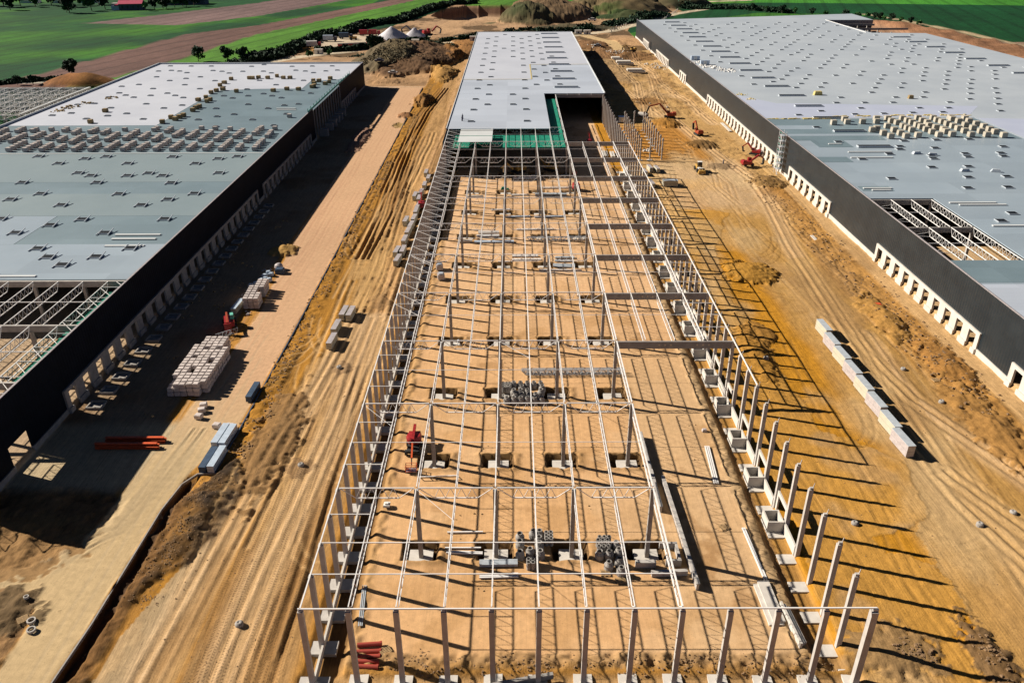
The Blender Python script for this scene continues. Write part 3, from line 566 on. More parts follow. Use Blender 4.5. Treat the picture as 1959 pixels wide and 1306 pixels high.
# roofed far hall
rb = MB().poly([(-1, 339), (73, 339), (73, 593), (-1, 593)], 13.2, 13.45).poly([(-1, 262), (42.4, 262), (42.4, 338.95), (-1, 338.95)], 13.2, 13.44)
rf_ = part('roof', rb, 'roof_c', cw)
part('roof_membrane', MB().poly([(-.9, 380), (37, 380), (37, 431), (72.9, 431), (72.9, 592.9), (-.9, 592.9)], 13.46, 13.5), 'roof_w', cw)
part('roof_seam', MB().box(36.7, 37.3, 380, 431, 13.51, 13.56).box(-.9, 37, 379.6, 380.1, 13.51, 13.56).box(37, 72.5, 430.8, 431.4, 13.51, 13.56), 'baley', cw)
part('roof_edge', MB().box(72.7, 73.15, 339, 593, 13.0, 13.8).box(-1.2, -.9, 262, 593, 13.0, 13.8).box(-1, 73, 592.8, 593.2, 13, 13.8), 'patch', cw)
part('loose_roof_sheet', MB().poly([(5.2, 238.4), (18.5, 238.4), (18.5, 248.2), (5.2, 248.2)], 13.6, 13.68).poly([(5.2, 249), (18.5, 249), (18.5, 257.5), (5.2, 257.5)], 13.6, 13.68).poly([(5.2, 258.6), (18.5, 258.6), (18.5, 260.2), (5.2, 260.2)], 13.6, 13.68), 'patch', cw)
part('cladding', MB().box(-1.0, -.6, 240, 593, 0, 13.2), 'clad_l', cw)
part('cladding', MB().box(72.45, 72.8, 339.5, 593, 0, 13.2), 'clad_r', cw); part('cladding', MB().box(-.6, 72.4, 592.6, 593, 0, 13.2), 'clad_r', cw)
part('concrete_beam', MB().box(48, 72.4, 338.5, 339.1, 11.4, 13.0), 'concd', cw)
part('parapet_post', MB().box(54, 54.3, 338.2, 338.45, 12.6, 13.6).box(60, 60.3, 338.2, 338.45, 12.6, 13.6).box(66, 66.3, 338.2, 338.45, 12.6, 13.6), 'steel', cw)
for a in ((6, 47.6, 240.5, 262), (0.6, 5.8, 240.5, 262), (42.5, 47.7, 262, 338)):
    part('safety_net', MB().box(a[0], a[1], a[2], a[3], 10.9, 10.95), 'net', cw)
def skylight(w_, d_, h=.35, wing=0):
    f = MB()
    f.box(-w_/2, w_/2, -d_/2, -d_/2+.14, 0, h).box(-w_/2, w_/2, d_/2-.14, d_/2, 0, h).box(-w_/2, -w_/2+.14, -d_/2+.14, d_/2-.14, 0, h).box(w_/2-.14, w_/2, -d_/2+.14, d_/2-.14, 0, h)
    if wing: f.bar((-w_/2-.1, -d_/2-.9, .15), (-w_/2-.1, d_/2+.9, h), .22).bar((w_/2+.1, -d_/2-.9, .15), (w_/2+.1, d_/2+.9, h+.4), .22)
    return f.mesh('skylight', M['steelb']), MB().box(-w_/2+.14, w_/2-.14, -d_/2+.14, d_/2-.14, .02, h*1.02).mesh('pane', M['pane'])
sky_s = skylight(2.4, 2.0); sky_n = skylight(3.0, 2.3, .3, 1); sky_o = skylight(2.9, 2.5, .25); sky_l = skylight(12.6, 2.2, .6)
sky_l = (sky_l[0], MB().box(-6.15, 6.15, -.95, .95, .02, .58).mesh('pane', M['pane']))
def lights(root, spots, kinds, z, cap=100, name='skylight'):
    rest = [MB(), MB()]
    for i, (x, y) in enumerate(spots):
        me = kinds
        if i < cap: s_ = link(name, me[0], root, (x, y, z)); link('pane', me[1], s_)
        else:
            for q_, mesh in zip(rest, me):
                n = len(q_.v); q_.v += [(v.co.x+x, v.co.y+y, v.co.z+z) for v in mesh.vertices]; q_.f += [tuple(n+a for a in p.vertices) for p in mesh.polygons]
    if rest[0].v:
        for q_, mm in zip(rest, ('steelb', 'pane')): o = part('skylights', q_, mm, root); o['kind'] = 'stuff'
cs = [(14.6, 336.4), (26.6, 336.3), (8.5, 324.6), (32.7, 325.1), (14.7, 311.5), (26.8, 311.6), (8.6, 299.7), (32.8, 300.3), (8.6, 275.5), (32.8, 276)]
for k in range(9): cs += [(8.3, 353+25*k-.6), (33, 353+25*k-.6), (45.2, 376.4+25*k)] + ([(20.6, 376+25*k)] if k in (5, 8) else [])
for k in range(9): cs += [(14.4, 362.6+25*k), (39.1, 363.3+25*k)] + ([(26.8, 362.8+25*k)] if k > 3 else [])
for k in range(5): cs += [(51.6, 364+25*k)]
lights(cw, sorted(cs, key=lambda p: p[1]), sky_o, 13.46)
for k in range(10): s_ = link('long_skylight', sky_l[0], cw, (54.6, 355+25.1*k, 13.46)); link('pane', sky_l[1], s_)
# ---------------------------------------------------------------- free concrete columns
many('concrete_column', colb, [(72, 6*j, 0) for j in range(1, 9)], 'slender free-standing pale concrete column with a bracket on top in the near right row', 'column', 'free columns along the near right edge')
many('concrete_column', colm, [(72, 6*j, 0) for j in range(41, 57)], 'slender free-standing concrete column in the row reaching back to the dark mouth of the middle hall', 'column', 'free columns along the far right edge')
cs_ = MB().box(-.25, .25, -.25, .25, -.5, 9.3).box(-.42, .42, -.3, .3, 4.4, 5.1).box(-.42, .42, -.3, .3, 8.2, 8.9).box(-1.1, 1.1, -.9, .9, -.3, .12).mesh('concrete_column', M['conc'])
many('concrete_column', cs_, [(80.7, 316-6*j, gz(80, 300)) for j in range(10)], 'shorter corbelled concrete column in the inner row beside the middle hall', 'column', 'corbelled columns, inner row')
many('concrete_column', cs_, [(89.8, 316-6*j, gz(89, 300)) for j in range(10)], 'shorter corbelled concrete column in the outer row, nearest the orange diggers', 'column', 'corbelled columns, outer row')
many('concrete_column', cs_, [(85.3, 316.5, gz(85, 316)), (84.8, 262, gz(85, 262))], 'corbelled concrete column standing alone between the two corbelled rows', 'column', 'lone corbelled columns')
# precast dock pits
pit = MB().box(-1.35, 1.35, -1.6, -1.35, -.7, 1.5).box(-1.35, 1.35, 1.35, 1.6, -.7, 1.5).box(-1.35, -1.1, -1.35, 1.35, -.7, 1.5).box(1.1, 1.35, -1.35, 1.35, -.7, 1.5).box(-1.1, 1.1, -1.35, 1.35, -.7, -.4).mesh('dock_pit_box', M['concw'])
plx = MB().box(-1.6, 1.6, -1.5, -1.25, 0, .55).box(-1.6, 1.6, 1.25, 1.5, 0, .55).box(-1.6, -1.35, -1.25, 1.25, 0, .55).box(1.35, 1.6, -1.25, 1.25, 0, .55).box(-1.35, 1.35, -1.25, 1.25, 0, .1).mesh('loading_pit', M['concd'])
many('loading_pit', plx, [(-60.6, 68.5+6.02*i, .05) for i in range(23)], 'low open concrete loading pit in the shade below a left dock opening', 'loading pit', 'low loading pits along the left dock row')
many('dock_pit_box', pit, [(70.2, 31.5+12*j, 0) for j in range(18)], 'open concrete pit box beside the right row of columns', 'pit box', 'open concrete pit boxes along the right row of columns')

# ---------------------------------------------------------------- side warehouses
def side_wall(root, x, sgn, groups, gaps, y0, y1, ztop, clad, zp=1.3, gate=None, oh=4.5, period=6.0, ow=3.0, cm='concw'):
    """wall at x; sgn = outward direction along X"""
    t = .35; xi, xo = sorted((x, x-sgn*t)); lo = [(a, b, 5.2) for a, b in groups]
    cuts = sorted([(a, b, 5.2) for a, b in groups]+[(a, b, None) for a, b in gaps]+([(gate[0], gate[1], 5.2)] if gate else []))
    m = MB(); y = y0
    for a, b, z in cuts+[(y1, y1, 0)]:
        if a > y: m.box(xi, xo, y, a, zp, ztop); part('plinth', MB().box(xi-.25 if sgn < 0 else xi, xo+.25 if sgn > 0 else xo, y, a, -.6, zp), cm, root)
        if z: m.box(xi, xo, a, b, z, ztop)
        elif b > a: part('cladding', m, clad, root); m = MB()
        y = max(y, b)
    part('cladding', m, clad, root)
    xa, xb = (x-.1, x+sgn*.42) if sgn > 0 else (x+sgn*.42, x+.1)
    for a, b in groups:
        n = max(1, round((b-a-1.2)/period)); per = (b-a)/n; f = MB()
        f.box(xa, xb, a, b, oh, 5.35)
        for i in range(n):
            c0 = a+per*i; pw = per-ow
            f.box(xa, xb, c0, c0+pw/2, -.6, oh).box(xa, xb, c0+per-pw/2, c0+per, -.6, oh)
            f.box(xa-.35 if sgn < 0 else xb, xa if sgn < 0 else xb+.35, c0+per-pw/2-.25, c0+per, -.6, 1.25); f.box(xa-.35 if sgn < 0 else xb, xa if sgn < 0 else xb+.35, c0, c0+pw/2+.25, -.6, 1.25)
        fr = part('dock_frame', f, cm, root)
        s_ = MB()
        for i in range(n): c0 = a+per*i; s_.box(x-sgn*1.6, x-sgn*1.3, c0+(per-ow)/2, c0+per-(per-ow)/2, -.5, 1.08)
        part('sill', s_, 'concd', fr)
    part('roof_edge', MB().box(xi-.05, xo+.05, y0, y1, ztop, ztop+.08), 'film', root)
# right building
rw = thing('warehouse', 'huge right warehouse, dark grey cladding over white docks, pale roof full of skylights', 'warehouse', (0, 0, 0))
side_wall(rw, 134.5, -1, [(16, 76.8), (90, 148.4), (187, 232.5), (243.5, 379), (440, 461), (502, 555), (592, 622)], [], 16, 669, 15, 'clad_r', 1.4)
part('door', MB().box(134.2, 134.35, 583, 586, 0, 7), 'dark', rw)
RZ = 14.2
r_ = MB()
for P in ([(134.9, 16), (345, 16), (345, 113), (134.9, 113)], [(155.6, 113), (345, 113), (345, 163.4), (155.6, 163.4)], [(134.9, 163.4), (345, 163.4), (345, 275), (134.9, 275)],
          [(134.9, 275), (345, 275), (340, 570), (300, 574), (297, 664), (338, 664), (339, 716), (134.9, 668)]): r_.poly(P, RZ-.3, RZ)
part('roof', r_, 'roof_b', rw)
part('roof_membrane', MB().poly([(134.9, 275), (226, 276), (226, 236), (344.9, 232), (344.9, 275.5), (339.5, 569), (300.5, 573), (297, 663), (338, 664), (339, 715.5), (134.9, 667.5)], RZ+.01, RZ+.06), 'roof_r', rw)
part('roof_membrane', MB().poly([(135.3, 276.5), (168, 276.5), (225, 279), (240, 300), (150, 308), (135.3, 330)], RZ+.065, RZ+.08).poly([(227, 236.5), (344, 232.5), (344, 262), (227, 275)], RZ+.065, RZ+.08), 'roof_v', rw)
g_ = MB().poly([(135, 236.5), (142, 236.5), (142, 226), (155, 226), (155, 237), (172, 237), (172, 274), (135, 274)], RZ+.01, RZ+.05)
g_.poly([(172, 242), (225, 238), (225, 274), (172, 274)], RZ+.01, RZ+.05).poly([(135, 99), (158, 99), (158, 112.8), (135, 112.8)], RZ+.01, RZ+.05).poly([(158, 105.5), (344, 105.5), (344, 112.8), (158, 112.8)], RZ+.01, RZ+.045)
g_.poly([(135, 205), (147, 205), (147, 212), (135, 212)], RZ+.01, RZ+.05).poly([(137, 171), (147, 171), (147, 176), (137, 176)], RZ+.01, RZ+.05)
part('roof_deck', g_, 'roof_g', rw)
part('roof_deck', MB().poly([(135.5, 255), (152, 255), (152, 262), (135.5, 262)], RZ+.06, RZ+.1).poly([(135.5, 243.5), (176, 243.5), (176, 247), (135.5, 247)], RZ+.06, RZ+.1), 'roof_b', rw)
part('roof_deck', MB().poly([(135, 17), (344, 17), (344, 104), (160, 104), (160, 98), (135, 98)], RZ+.012, RZ+.04), 'roof_c', rw)
ins = MB()
for (a, b, c) in ((135.5, 165, 274.2), (165, 190, 278), (190, 225, 280)):
    for i in range(30): x = random.uniform(a, b); y = c+random.uniform(-.5, 1.5); ins.box(x, x+random.uniform(1, 3), y, y+random.uniform(.4, 1), RZ+.07, RZ+random.uniform(.15, .4), random.uniform(-.3, .3))
part('insulation_strip', ins, 'baley', rw)
rs_ = MB()
for y, x0, x1 in ((173, 138, 147), (171, 140, 146), (158, 158, 172), (156, 160, 174), (137.5, 160, 180), (210, 148, 163), (218, 150, 166), (230, 147, 152)): rs_.box(x0, x1, y, y+.8, RZ+.1, RZ+.35)
part('roof_sheet_stack', rs_, 'patch', rw)
near = [(211, 225.7), (205, 216.4), (203.6, 212), (204.1, 237.4), (190.9, 236.4), (177.8, 235.1), (172.6, 226.7), (170.7, 222.3), (184.6, 224), (191.7, 215.7), (190.4, 211.3), (178.2, 213.2), (177, 209), (164, 215.4), (151.4, 208.8), (171.1, 197.7), (184.1, 198.5), (151.6, 184.3), (177.5, 185.5), (190.6, 186.2), (171.3, 173.6), (184.4, 174.2), (171.5, 148.7), (164.8, 142.2), (152.1, 233.9), (152, 258.5), (164.8, 290.2), (152.2, 282.2), (177.3, 283.3), (190.5, 284.4), (203.9, 286), (217.7, 287.1), (244.4, 289.1), (172, 108), (190, 128), (197, 142), (204, 160), (217, 180), (223.4, 252.4)]
pat = [(171.5, 371.5), (164.8, 364.4), (171.7, 396.4), (184.6, 397.8), (177.8, 383.5), (190.7, 384.8), (184.6, 372.7), (177.7, 358.4), (190.6, 359.6), (171.6, 347.1), (184.4, 347.9), (152.6, 357), (152.6, 382.2), (171.6, 421.2), (184.4, 421.9), (178, 432.8), (190.8, 434), (203.9, 435.5), (184.6, 446.1), (210.7, 449), (178.1, 457.6), (191, 458.9), (203.9, 460.2), (217, 461.9), (244.4, 316), (251.7, 329.7), (258.1, 342.8), (265.5, 356.8), (272.2, 368.7), (285.8, 396), (293.1, 410.4), (244.5, 341.4), (251.7, 355.2), (258.4, 367.4), (265.4, 381.9), (272.3, 394.8), (244.5, 365.4), (251.5, 380.2), (258.1, 392.6), (265.4, 407.2), (244.1, 390.8), (251.5, 405.7), (264.8, 431.9), (271.7, 445.4), (257.7, 442.7), (264.8, 456.3), (271.7, 469.7), (285.3, 496.8), (292.9, 512.1), (285.7, 370.1), (293.1, 384.4), (299.4, 396.7), (285.9, 472.2), (293.1, 486.8), (299.9, 499.5), (306.9, 507.9), (258.2, 317), (251.4, 304.1), (271.1, 343.4), (265.3, 330.8)]
for i in range(24):
    for j in range(32):
        x = 171.6+6.62*i; y = 296+12.45*j
        if (j-i) % 2 or i % 6 == 4 or (i+2*j) % 9 in (0, 4) or y > 655 or x > 335 or (x > 294 and y > 560): continue
        if min(math.hypot(x-a, y-b) for a, b in pat+near) < 9: continue
        pat.append((x, y))
for k in range(14): pat += [(152.4, 407+25*k)] if k < 10 else []
allr = sorted(near+pat, key=lambda p: math.hypot(p[0]-27, p[1]+72))
lights(rw, allr, sky_o, RZ+.05)
for k in range(18): s_ = link('long_skylight', sky_l[0], rw, (162.6 if k < 17 else 162, 226+24.95*k, RZ+.07)); link('pane', sky_l[1], s_)
for k in range(7): s_ = link('long_skylight', sky_l[0], rw, (311, 388+26.2*k, RZ+.07)); link('pane', sky_l[1], s_)
trr = truss((0, .3, 13.9), (0, 24.7, 13.9), 2.0, 12, .17, 1.5, .08).mesh('roof_truss', M['steel'])
for x in (142.5, 148.7, 154.9):
    for y in (113.2, 138.3): link('roof_truss', trr, rw, (x, y, 0))
part('roof_beam', MB().box(134.9, 155.4, 137.8, 138.3, 12.4, 13.9).box(134.9, 155.4, 162.8, 163.3, 12.3, 13.85), 'concd', rw)
part('tie_bar', MB().bar((135, 125.6, 13.9), (155, 125.6, 13.9), .14).bar((135, 150.9, 13.9), (155, 150.9, 13.9), .14), 'steel', rw)
for y in (120, 132, 144, 156): part('tie_bar', MB().bar((135, y, 13.8), (142.5, y-2, 13.8), .1).bar((135, y, 13.8), (142.5, y+3, 13.8), .08), 'steel', rw)
for x, y in ((154.9, 138), (154.9, 113.5), (154.9, 163), (178, 138)): part('inner_column', MB().box(x-.35, x+.35, y-.35, y+.35, 1, 13), 'conc', rw)
part('open_corner_frame', MB().box(297, 338, 663, 663.6, 11, 14).box(300, 330, 640, 640.5, 12, 13.5).box(300, 345, 610, 610.5, 12, 13.5), 'beam', rw)
for y in (606, 632, 655):
    for x in (306, 314, 322, 330): part('corner_post', MB().box(x, x+.8, y, y+.8, 0, 11), 'conc', rw)
part('roof_truss', truss((297, 575, 14.3), (297, 664, 14.3), 2, 30, .4, 1.5, .2), 'steel', rw)
part('rear_wall', MB().box(296, 338, 664.2, 664.6, 0, 14), 'clad_r', rw)
# left building
lw = thing('warehouse', 'left warehouse with a shaded black wall and half grey-green, half white roof', 'warehouse', (0, 0, 0))
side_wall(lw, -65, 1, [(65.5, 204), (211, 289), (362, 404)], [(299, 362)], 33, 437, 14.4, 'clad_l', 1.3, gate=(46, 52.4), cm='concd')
LZ = 13.5
part('roof', MB().poly([(-190, 104), (-65.2, 104), (-65.2, 437), (-190, 437)], LZ-.3, LZ), 'roof_g', lw)
part('roof_membrane', MB().poly([(-189.8, 270), (-125.4, 270), (-125.6, 349), (-106.8, 353.5), (-83, 354), (-83.4, 376), (-69.6, 381), (-65.5, 388), (-65.5, 436.8), (-189.8, 436.8)], LZ+.01, LZ+.06), 'roof_w', lw)
part('roof_deck', MB().poly([(-189, 104.2), (-65.4, 104.2), (-65.4, 128), (-189, 128)], LZ+.01, LZ+.05).poly([(-189, 128.05), (-107.3, 128.05), (-107.3, 135.5), (-189, 135.5)], LZ+.01, LZ+.05).poly([(-189, 135.5), (-107.3, 135.5), (-107.3, 151.2), (-189, 151.2)], LZ+.01, LZ+.05), 'roof_b', lw)
part('roof_deck', MB().poly([(-189, 151.5), (-65.4, 151.5), (-65.4, 173), (-189, 173)], LZ+.008, LZ+.03).poly([(-189, 186), (-65.4, 186), (-65.4, 222.6), (-189, 222.6)], LZ+.008, LZ+.03), ribbed('mid_roof_sheet', (.19, .25, .275), (.225, .285, .305), .5, .75, 1, .04, .5, .03), lw)
part('roof_seam', MB().box(-189, -65.4, 223, 223.7, LZ+.05, LZ+.12), 'patch', lw)
part('roof_edge', MB().box(-190.5, -190, 104, 437.4, 12, 14.4).box(-190, -65, 437, 437.4, 12, 14.4), 'patch', lw)
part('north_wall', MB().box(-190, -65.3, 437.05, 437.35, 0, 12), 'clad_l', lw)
sh_ = MB()
for x0, x1, y in ((-83, -70.5, 134.5), (-82.5, -70.5, 131.2), (-82, -71.5, 126), (-112, -99.5, 107), (-99.5, -89.5, 105.5), (-126, -112.5, 105.2), (-82, -73, 300), (-83, -74, 303)): sh_.box(x0, x1, y, y+.9, LZ+.1, LZ+.3)
part('roof_sheet_stack', sh_, 'patch', lw)
lh = [(-123.1, 196.9), (-117.2, 193.6), (-104.6, 193.3), (-98.6, 196.3), (-92.6, 193.2), (-74.4, 196.3), (-136.3, 185.6), (-111.3, 185.3), (-86.4, 184.6), (-123.6, 173.1), (-98.4, 172.6), (-74.5, 172.8), (-130, 167.3), (-80.6, 166.8), (-111.2, 161.5), (-86.6, 161.2), (-98.4, 148.1), (-74.4, 148.2), (-105.2, 143.3), (-111.5, 136.9), (-86.6, 136.7), (-98.8, 124.7), (-74.4, 124.9), (-93, 118.7), (-80.7, 118.8), (-86.7, 113.3), (-122.6, 148.9), (-148.6, 219.3), (-136.2, 209.3), (-129.8, 215.7), (-123.3, 218.6), (-111.2, 209), (-98.6, 218), (-86.8, 208.6), (-80.8, 215), (-74.7, 218.1)]
lh2 = [(-123.4, 266.4), (-99.1, 267), (-174.1, 294.9), (-161.5, 282.9), (-136, 281.9), (-148.3, 293.6), (-154.9, 289), (-180.4, 290.3), (-161.2, 306.3), (-180.6, 314.2), (-173.7, 316.6), (-136, 305.2), (-148.3, 315.2), (-129.9, 311.8), (-174, 332.2), (-173.5, 343.2), (-167.6, 337.2), (-161.2, 331.6), (-154.7, 336.2), (-161, 354.9), (-148.5, 342), (-142.3, 336), (-136.2, 330.4), (-173.4, 367), (-180.3, 361.7), (-161.4, 378.7), (-173.4, 390.8), (-180.2, 410.6), (-180.4, 429.4), (-173.5, 412.8), (-167.7, 410.3), (-161.4, 404.7), (-154.9, 385.3), (-148.4, 365.7), (-136.3, 354), (-148.6, 390.2), (-136.3, 377.8), (-167.6, 428.6), (-155.3, 428.3), (-148.7, 411.8), (-142.5, 408.8), (-136.4, 402.7), (-130.3, 408.5), (-130.5, 426.7), (-111.2, 352.4), (-117.6, 334.8), (-111.4, 329), (-105.4, 334.6), (-99.1, 313.4), (-111.3, 304.2), (-98.9, 291.3), (-105.1, 286.8), (-111.3, 280.5), (-87.4, 280.1), (-124.8, 433.1), (-118.4, 408.7), (-112.1, 402.6), (-106, 426.1), (-94, 426.8), (-82.1, 427.1), (-100.2, 411.6), (-94, 408.6), (-88, 403), (-82.1, 408.8), (-75.9, 411.5), (-112, 378.1), (-99.4, 364.6), (-87.8, 377.6), (-99.2, 340), (-93.4, 334.3), (-87.4, 329.2), (-75.6, 340.9), (-87.1, 304.1), (-81.3, 310.9), (-75.3, 313.8), (-75.4, 291.8), (-74.9, 268.6)]
lights(lw, lh, sky_n, LZ+.05); lights(lw, lh2[:64], sky_s, LZ+.05, name='roof_hatch')
lights(lw, lh2[64:], sky_s, LZ+.05, name='roof_hatch')
trl = truss((0, .3, 13.3), (0, 23.4, 13.3), 1.9, 12, .17, 1.5, .08).mesh('roof_truss', M['steel'])
for i in range(12):
    for y in (80, 56, 32): link('roof_truss', trl, lw, (-70.8-6*i, y, 0))
part('roof_beam', MB().box(-190, -65.4, 103.3, 103.9, 11.9, 13.4).box(-190, -65.4, 79.5, 80, 11.9, 13.4).box(-190, -65.4, 55.5, 56, 11.9, 13.4), 'conc', lw)
part('tie_bar', MB().bar((-130, 91.7, 13.3), (-65.5, 91.7, 13.3), .16).bar((-130, 68, 13.3), (-65.5, 68, 13.3), .16).bar((-130, 44, 13.3), (-65.5, 44, 13.3), .16), 'steel', lw)
for j in range(12): y = 34+6*j; part('wind_brace', MB().bar((-65.5, y, 13.3), (-70.8, y, 13.3), .12).bar((-65.5, y, 13.3), (-70.8, y+5.5, 13.3), .1), 'steel', lw)
part('safety_net', MB().box(-70.5, -65.7, 60, 103, 11, 11.05), 'net', lw)
for x in (-77, -89, -101, -113):
    for y in (103.6, 79.7, 55.7): part('inner_column', MB().box(x-.35, x+.35, y-.35, y+.35, 1, 12), 'conc', lw)
for j in range(12): part('inner_column', MB().box(-65.5, -64.9, 299.5+j*5.6, 300+j*5.6, 0, 13.5), 'concd', lw)
part('netting_fence', MB().box(-65.2, -65.1, 290, 392, 14.4, 15.2), 'netl', lw)
for j in range(18): part('netting_post', MB().box(-65.25, -65.05, 290+j*6, 290.3+j*6, 14.4, 16.2), 'netl', lw)
part('dock_box', MB().box(-64.8, -61, 318, 321, 0, 3.4).box(-64.8, -61, 326, 329, 0, 3.4).box(-64.8, -61, 334, 337, 0, 3.4).box(-64.8, -61, 342, 345, 0, 3.4).box(-64.8, -61, 306, 309, 0, 3.4).box(-64.8, -61, 350, 353, 0, 3.4), 'concd', lw)
# open frame beyond the left building
lf_ = thing('hall_skeleton', 'open white skeleton of a further hall, left edge, behind the left roof', 'hall skeleton', (0, 0, 0))
for j in range(8):
    y = 298+j*10; part('cross_truss', truss((-260, y, 12), (-200.5, y, 12), 1.8, 16, .3, 2, .18), 'steel', lf_)
for i in range(9): part('roof_truss', truss((-259+7.3*i, 298, 12), (-259+7.3*i, 368, 12), 1.8, 16, .3, 1, .18), 'steel', lf_)
for i in range(9):
    for y in (300, 322, 345, 368): part('column', MB().box(-259+7.3*i-.4, -259+7.3*i+.4, y-.4, y+.4, 0, 11.5), 'conc', lf_)
part('wall_panel', MB().box(-260, -200.5, 368.2, 368.6, 0, 11.6), 'patch', lf_)
part('roof_edge', MB().box(-201, -200, 300, 368, 11.6, 12.4), 'patch', lf_)
# ---------------------------------------------------------------- bales on the roofs
def puff(x, y, z, r=.12):       # soft-edged pack
    m = MB(); m.box(-x/2, x/2, -y/2, y/2, r, z-r).box(-x/2+r, x/2-r, -y/2+r, y/2-r, z-r+.001, z).box(-x/2+r, x/2-r, -y/2+r, y/2-r, 0, r-.001); return m
bale = puff(1.9, 1.6, 1.5).mesh('insulation_bale', M['bale'])
rg = random.Random(11); sp_ = []
for i in range(19):
    x = -71-6.2*i; y = 226.8 if i < 16 else 240; run = 0
    lim = rg.choice((3, 4, 5, 6))
    while y < 262:
        if run < lim: sp_.append((x+rg.uniform(-.25, .25)+(y-226)*-.03, y, LZ+.06, rg.uniform(-.06, .06))); run += 1; y += rg.uniform(2.3, 2.9)
        else: run = 0; lim = rg.choice((3, 4, 5, 6)); y += rg.uniform(3.5, 5)
many('insulation_bale', bale, sp_, 'grey wrapped insulation bale in the rows across the grey-green left roof', 'bale', 'insulation bales in rows on the left roof')
l1 = [(-124.3, 274), (-120.8, 279.6), (-120.5, 283.8), (-120, 287), (-124, 283.1), (-119.8, 298.2), (-120.2, 303.5), (-119.7, 306.4), (-120.4, 318.8), (-120.2, 322.6), (-125.7, 322.1), (-124.2, 328.6), (-125.9, 341.2), (-125, 346.5), (-122.8, 350.1), (-128, 361.4), (-128.2, 369.2), (-128.1, 380.5)]
l2 = [(-118.9, 383.2), (-117, 383.2), (-114.1, 344.5), (-108.9, 383.8), (-100.2, 383.6), (-96.5, 383.6), (-81.5, 374.2), (-78.4, 374.1), (-79.3, 366.2), (-78.1, 355.8), (-77.6, 358.4), (-72, 370), (-73.8, 381.4), (-73.1, 364.9), (-95.7, 345.9), (-89.8, 350.1), (-83.6, 349.3), (-105.2, 389.3), (-114.4, 385.2)]
bal2 = puff(2.0, 2.1, 1.6).mesh('insulation_bale', M['baled'])
many('insulation_bale', bal2, [(x, y, LZ+.07, rg.uniform(-.3, .3)) for x, y in l1], 'brown insulation bale along the slanting edge of the white membrane on the left roof', 'bale', 'bales along the membrane edge')
many('insulation_bale', bal2, [(x, y, LZ+.07, rg.uniform(-.3, .3)) for x, y in l2], 'brown insulation bale scattered near the far right corner of the left roof', 'bale', 'scattered bales on the left roof')
tag(link('insulation_bale', bal2, None, (-155.5, 274.5, LZ+.07), .2), 'brown pack alone at the front edge of the white membrane, left roof', 'bale'); tag(link('insulation_bale', bal2, None, (-159.6, 297.5, LZ+.07)), 'brown pack alone out on the white membrane, left roof', 'bale')
tag(link('insulation_bale', bale, None, (-72.2, 284.9, LZ+.07)), 'lone pack by the wall edge just behind the bale rows, left roof', 'bale')
R1 = [(160.6, 263.3), (166.7, 264.4), (167.6, 270), (173.3, 265), (179.4, 265.4), (181.5, 271), (171.4, 250.1), (174.1, 252.3), (173.6, 244.6), (174.3, 239.3), (180.4, 239.6), (185.6, 240.8), (194.1, 241.5), (199.6, 242.1), (206.6, 241.3), (212.8, 241.2), (218.9, 240.3), (180.2, 256.7), (180.1, 249.9), (180.3, 244.5), (186.2, 270.9), (186, 266.5), (187, 263.1), (192.5, 270.8), (193, 267.1), (193.3, 263.5), (193.3, 258.8), (186.6, 256.6), (186.9, 253.2), (187.2, 249.8), (199.5, 271.9), (199.2, 267), (199.7, 263.4), (193.4, 255.3), (193.4, 250.8), (193.7, 246.4), (206, 271.8), (205.7, 267.6), (206.3, 264.5), (206.8, 260.9), (197.8, 257.6), (198.8, 254.1), (200.3, 250.7), (199.5, 247), (213.7, 272.5), (213, 269.5), (213.8, 265.5), (206.9, 256.3), (207, 252.2), (207.3, 247.7), (218.7, 270.3), (218.1, 265.5), (218.4, 260.2), (219.1, 255.6), (213, 258.5), (213.2, 252.8), (213.5, 247.2), (218.7, 250.4), (218.5, 246)]
bal3 = puff(2.2, 2.0, 2.0).mesh('insulation_bale', mat('cream_bale', (.42, .38, .31), .6, var=.12, scale=1, obj_var=.08))
many('insulation_bale', bal3, [(x, y, RZ+.06, rg.uniform(-.08, .08)) for x, y in R1], 'cream wrapped insulation bale in the block on the right roof', 'bale', 'cream insulation bales on the right roof')
def scatter(name, spots, r, m, label, cat, zz, n=14, seed=1, big=.5):
    q = random.Random(seed); mb = MB()
    for x, y in spots:
        for i in range(n):
            a = q.uniform(0, 6.28); d = r*math.sqrt(q.random()); s_ = q.uniform(.3, 1)*big; X0 = x+d*math.cos(a); Y0 = y+d*math.sin(a); z = zz if zz is not None else gz(X0, Y0)-.05
            mb.box(X0-s_, X0+s_, Y0-s_*.7, Y0+s_*.7, z, z+s_*q.uniform(.5, 1.2), q.uniform(0, 3), taper=q.uniform(.5, .9))
    o = single(name, mb, m, label, cat); o['kind'] = 'stuff'; return o
scatter('scrap', [(141.5, 418), (143, 412), (146, 406), (150, 400), (139, 430)], 5, 'white', 'heap of white foil scraps beside the wall edge of the right roof', 'scrap', RZ+.06, 26, 2, .7)
scatter('scrap', [(139.5, 330), (141, 318)], 3, 'baley', 'yellow and brown packaging scraps near the wall edge of the right roof', 'scrap', RZ+.06, 14, 3, .5)
scatter('scrap', [(-178, 318), (-183, 300), (-172, 330), (-181, 308)], 3.5, 'baled', 'brown packaging scraps along the outer edge of the white left roof', 'scrap', LZ+.06, 16, 4, .7)
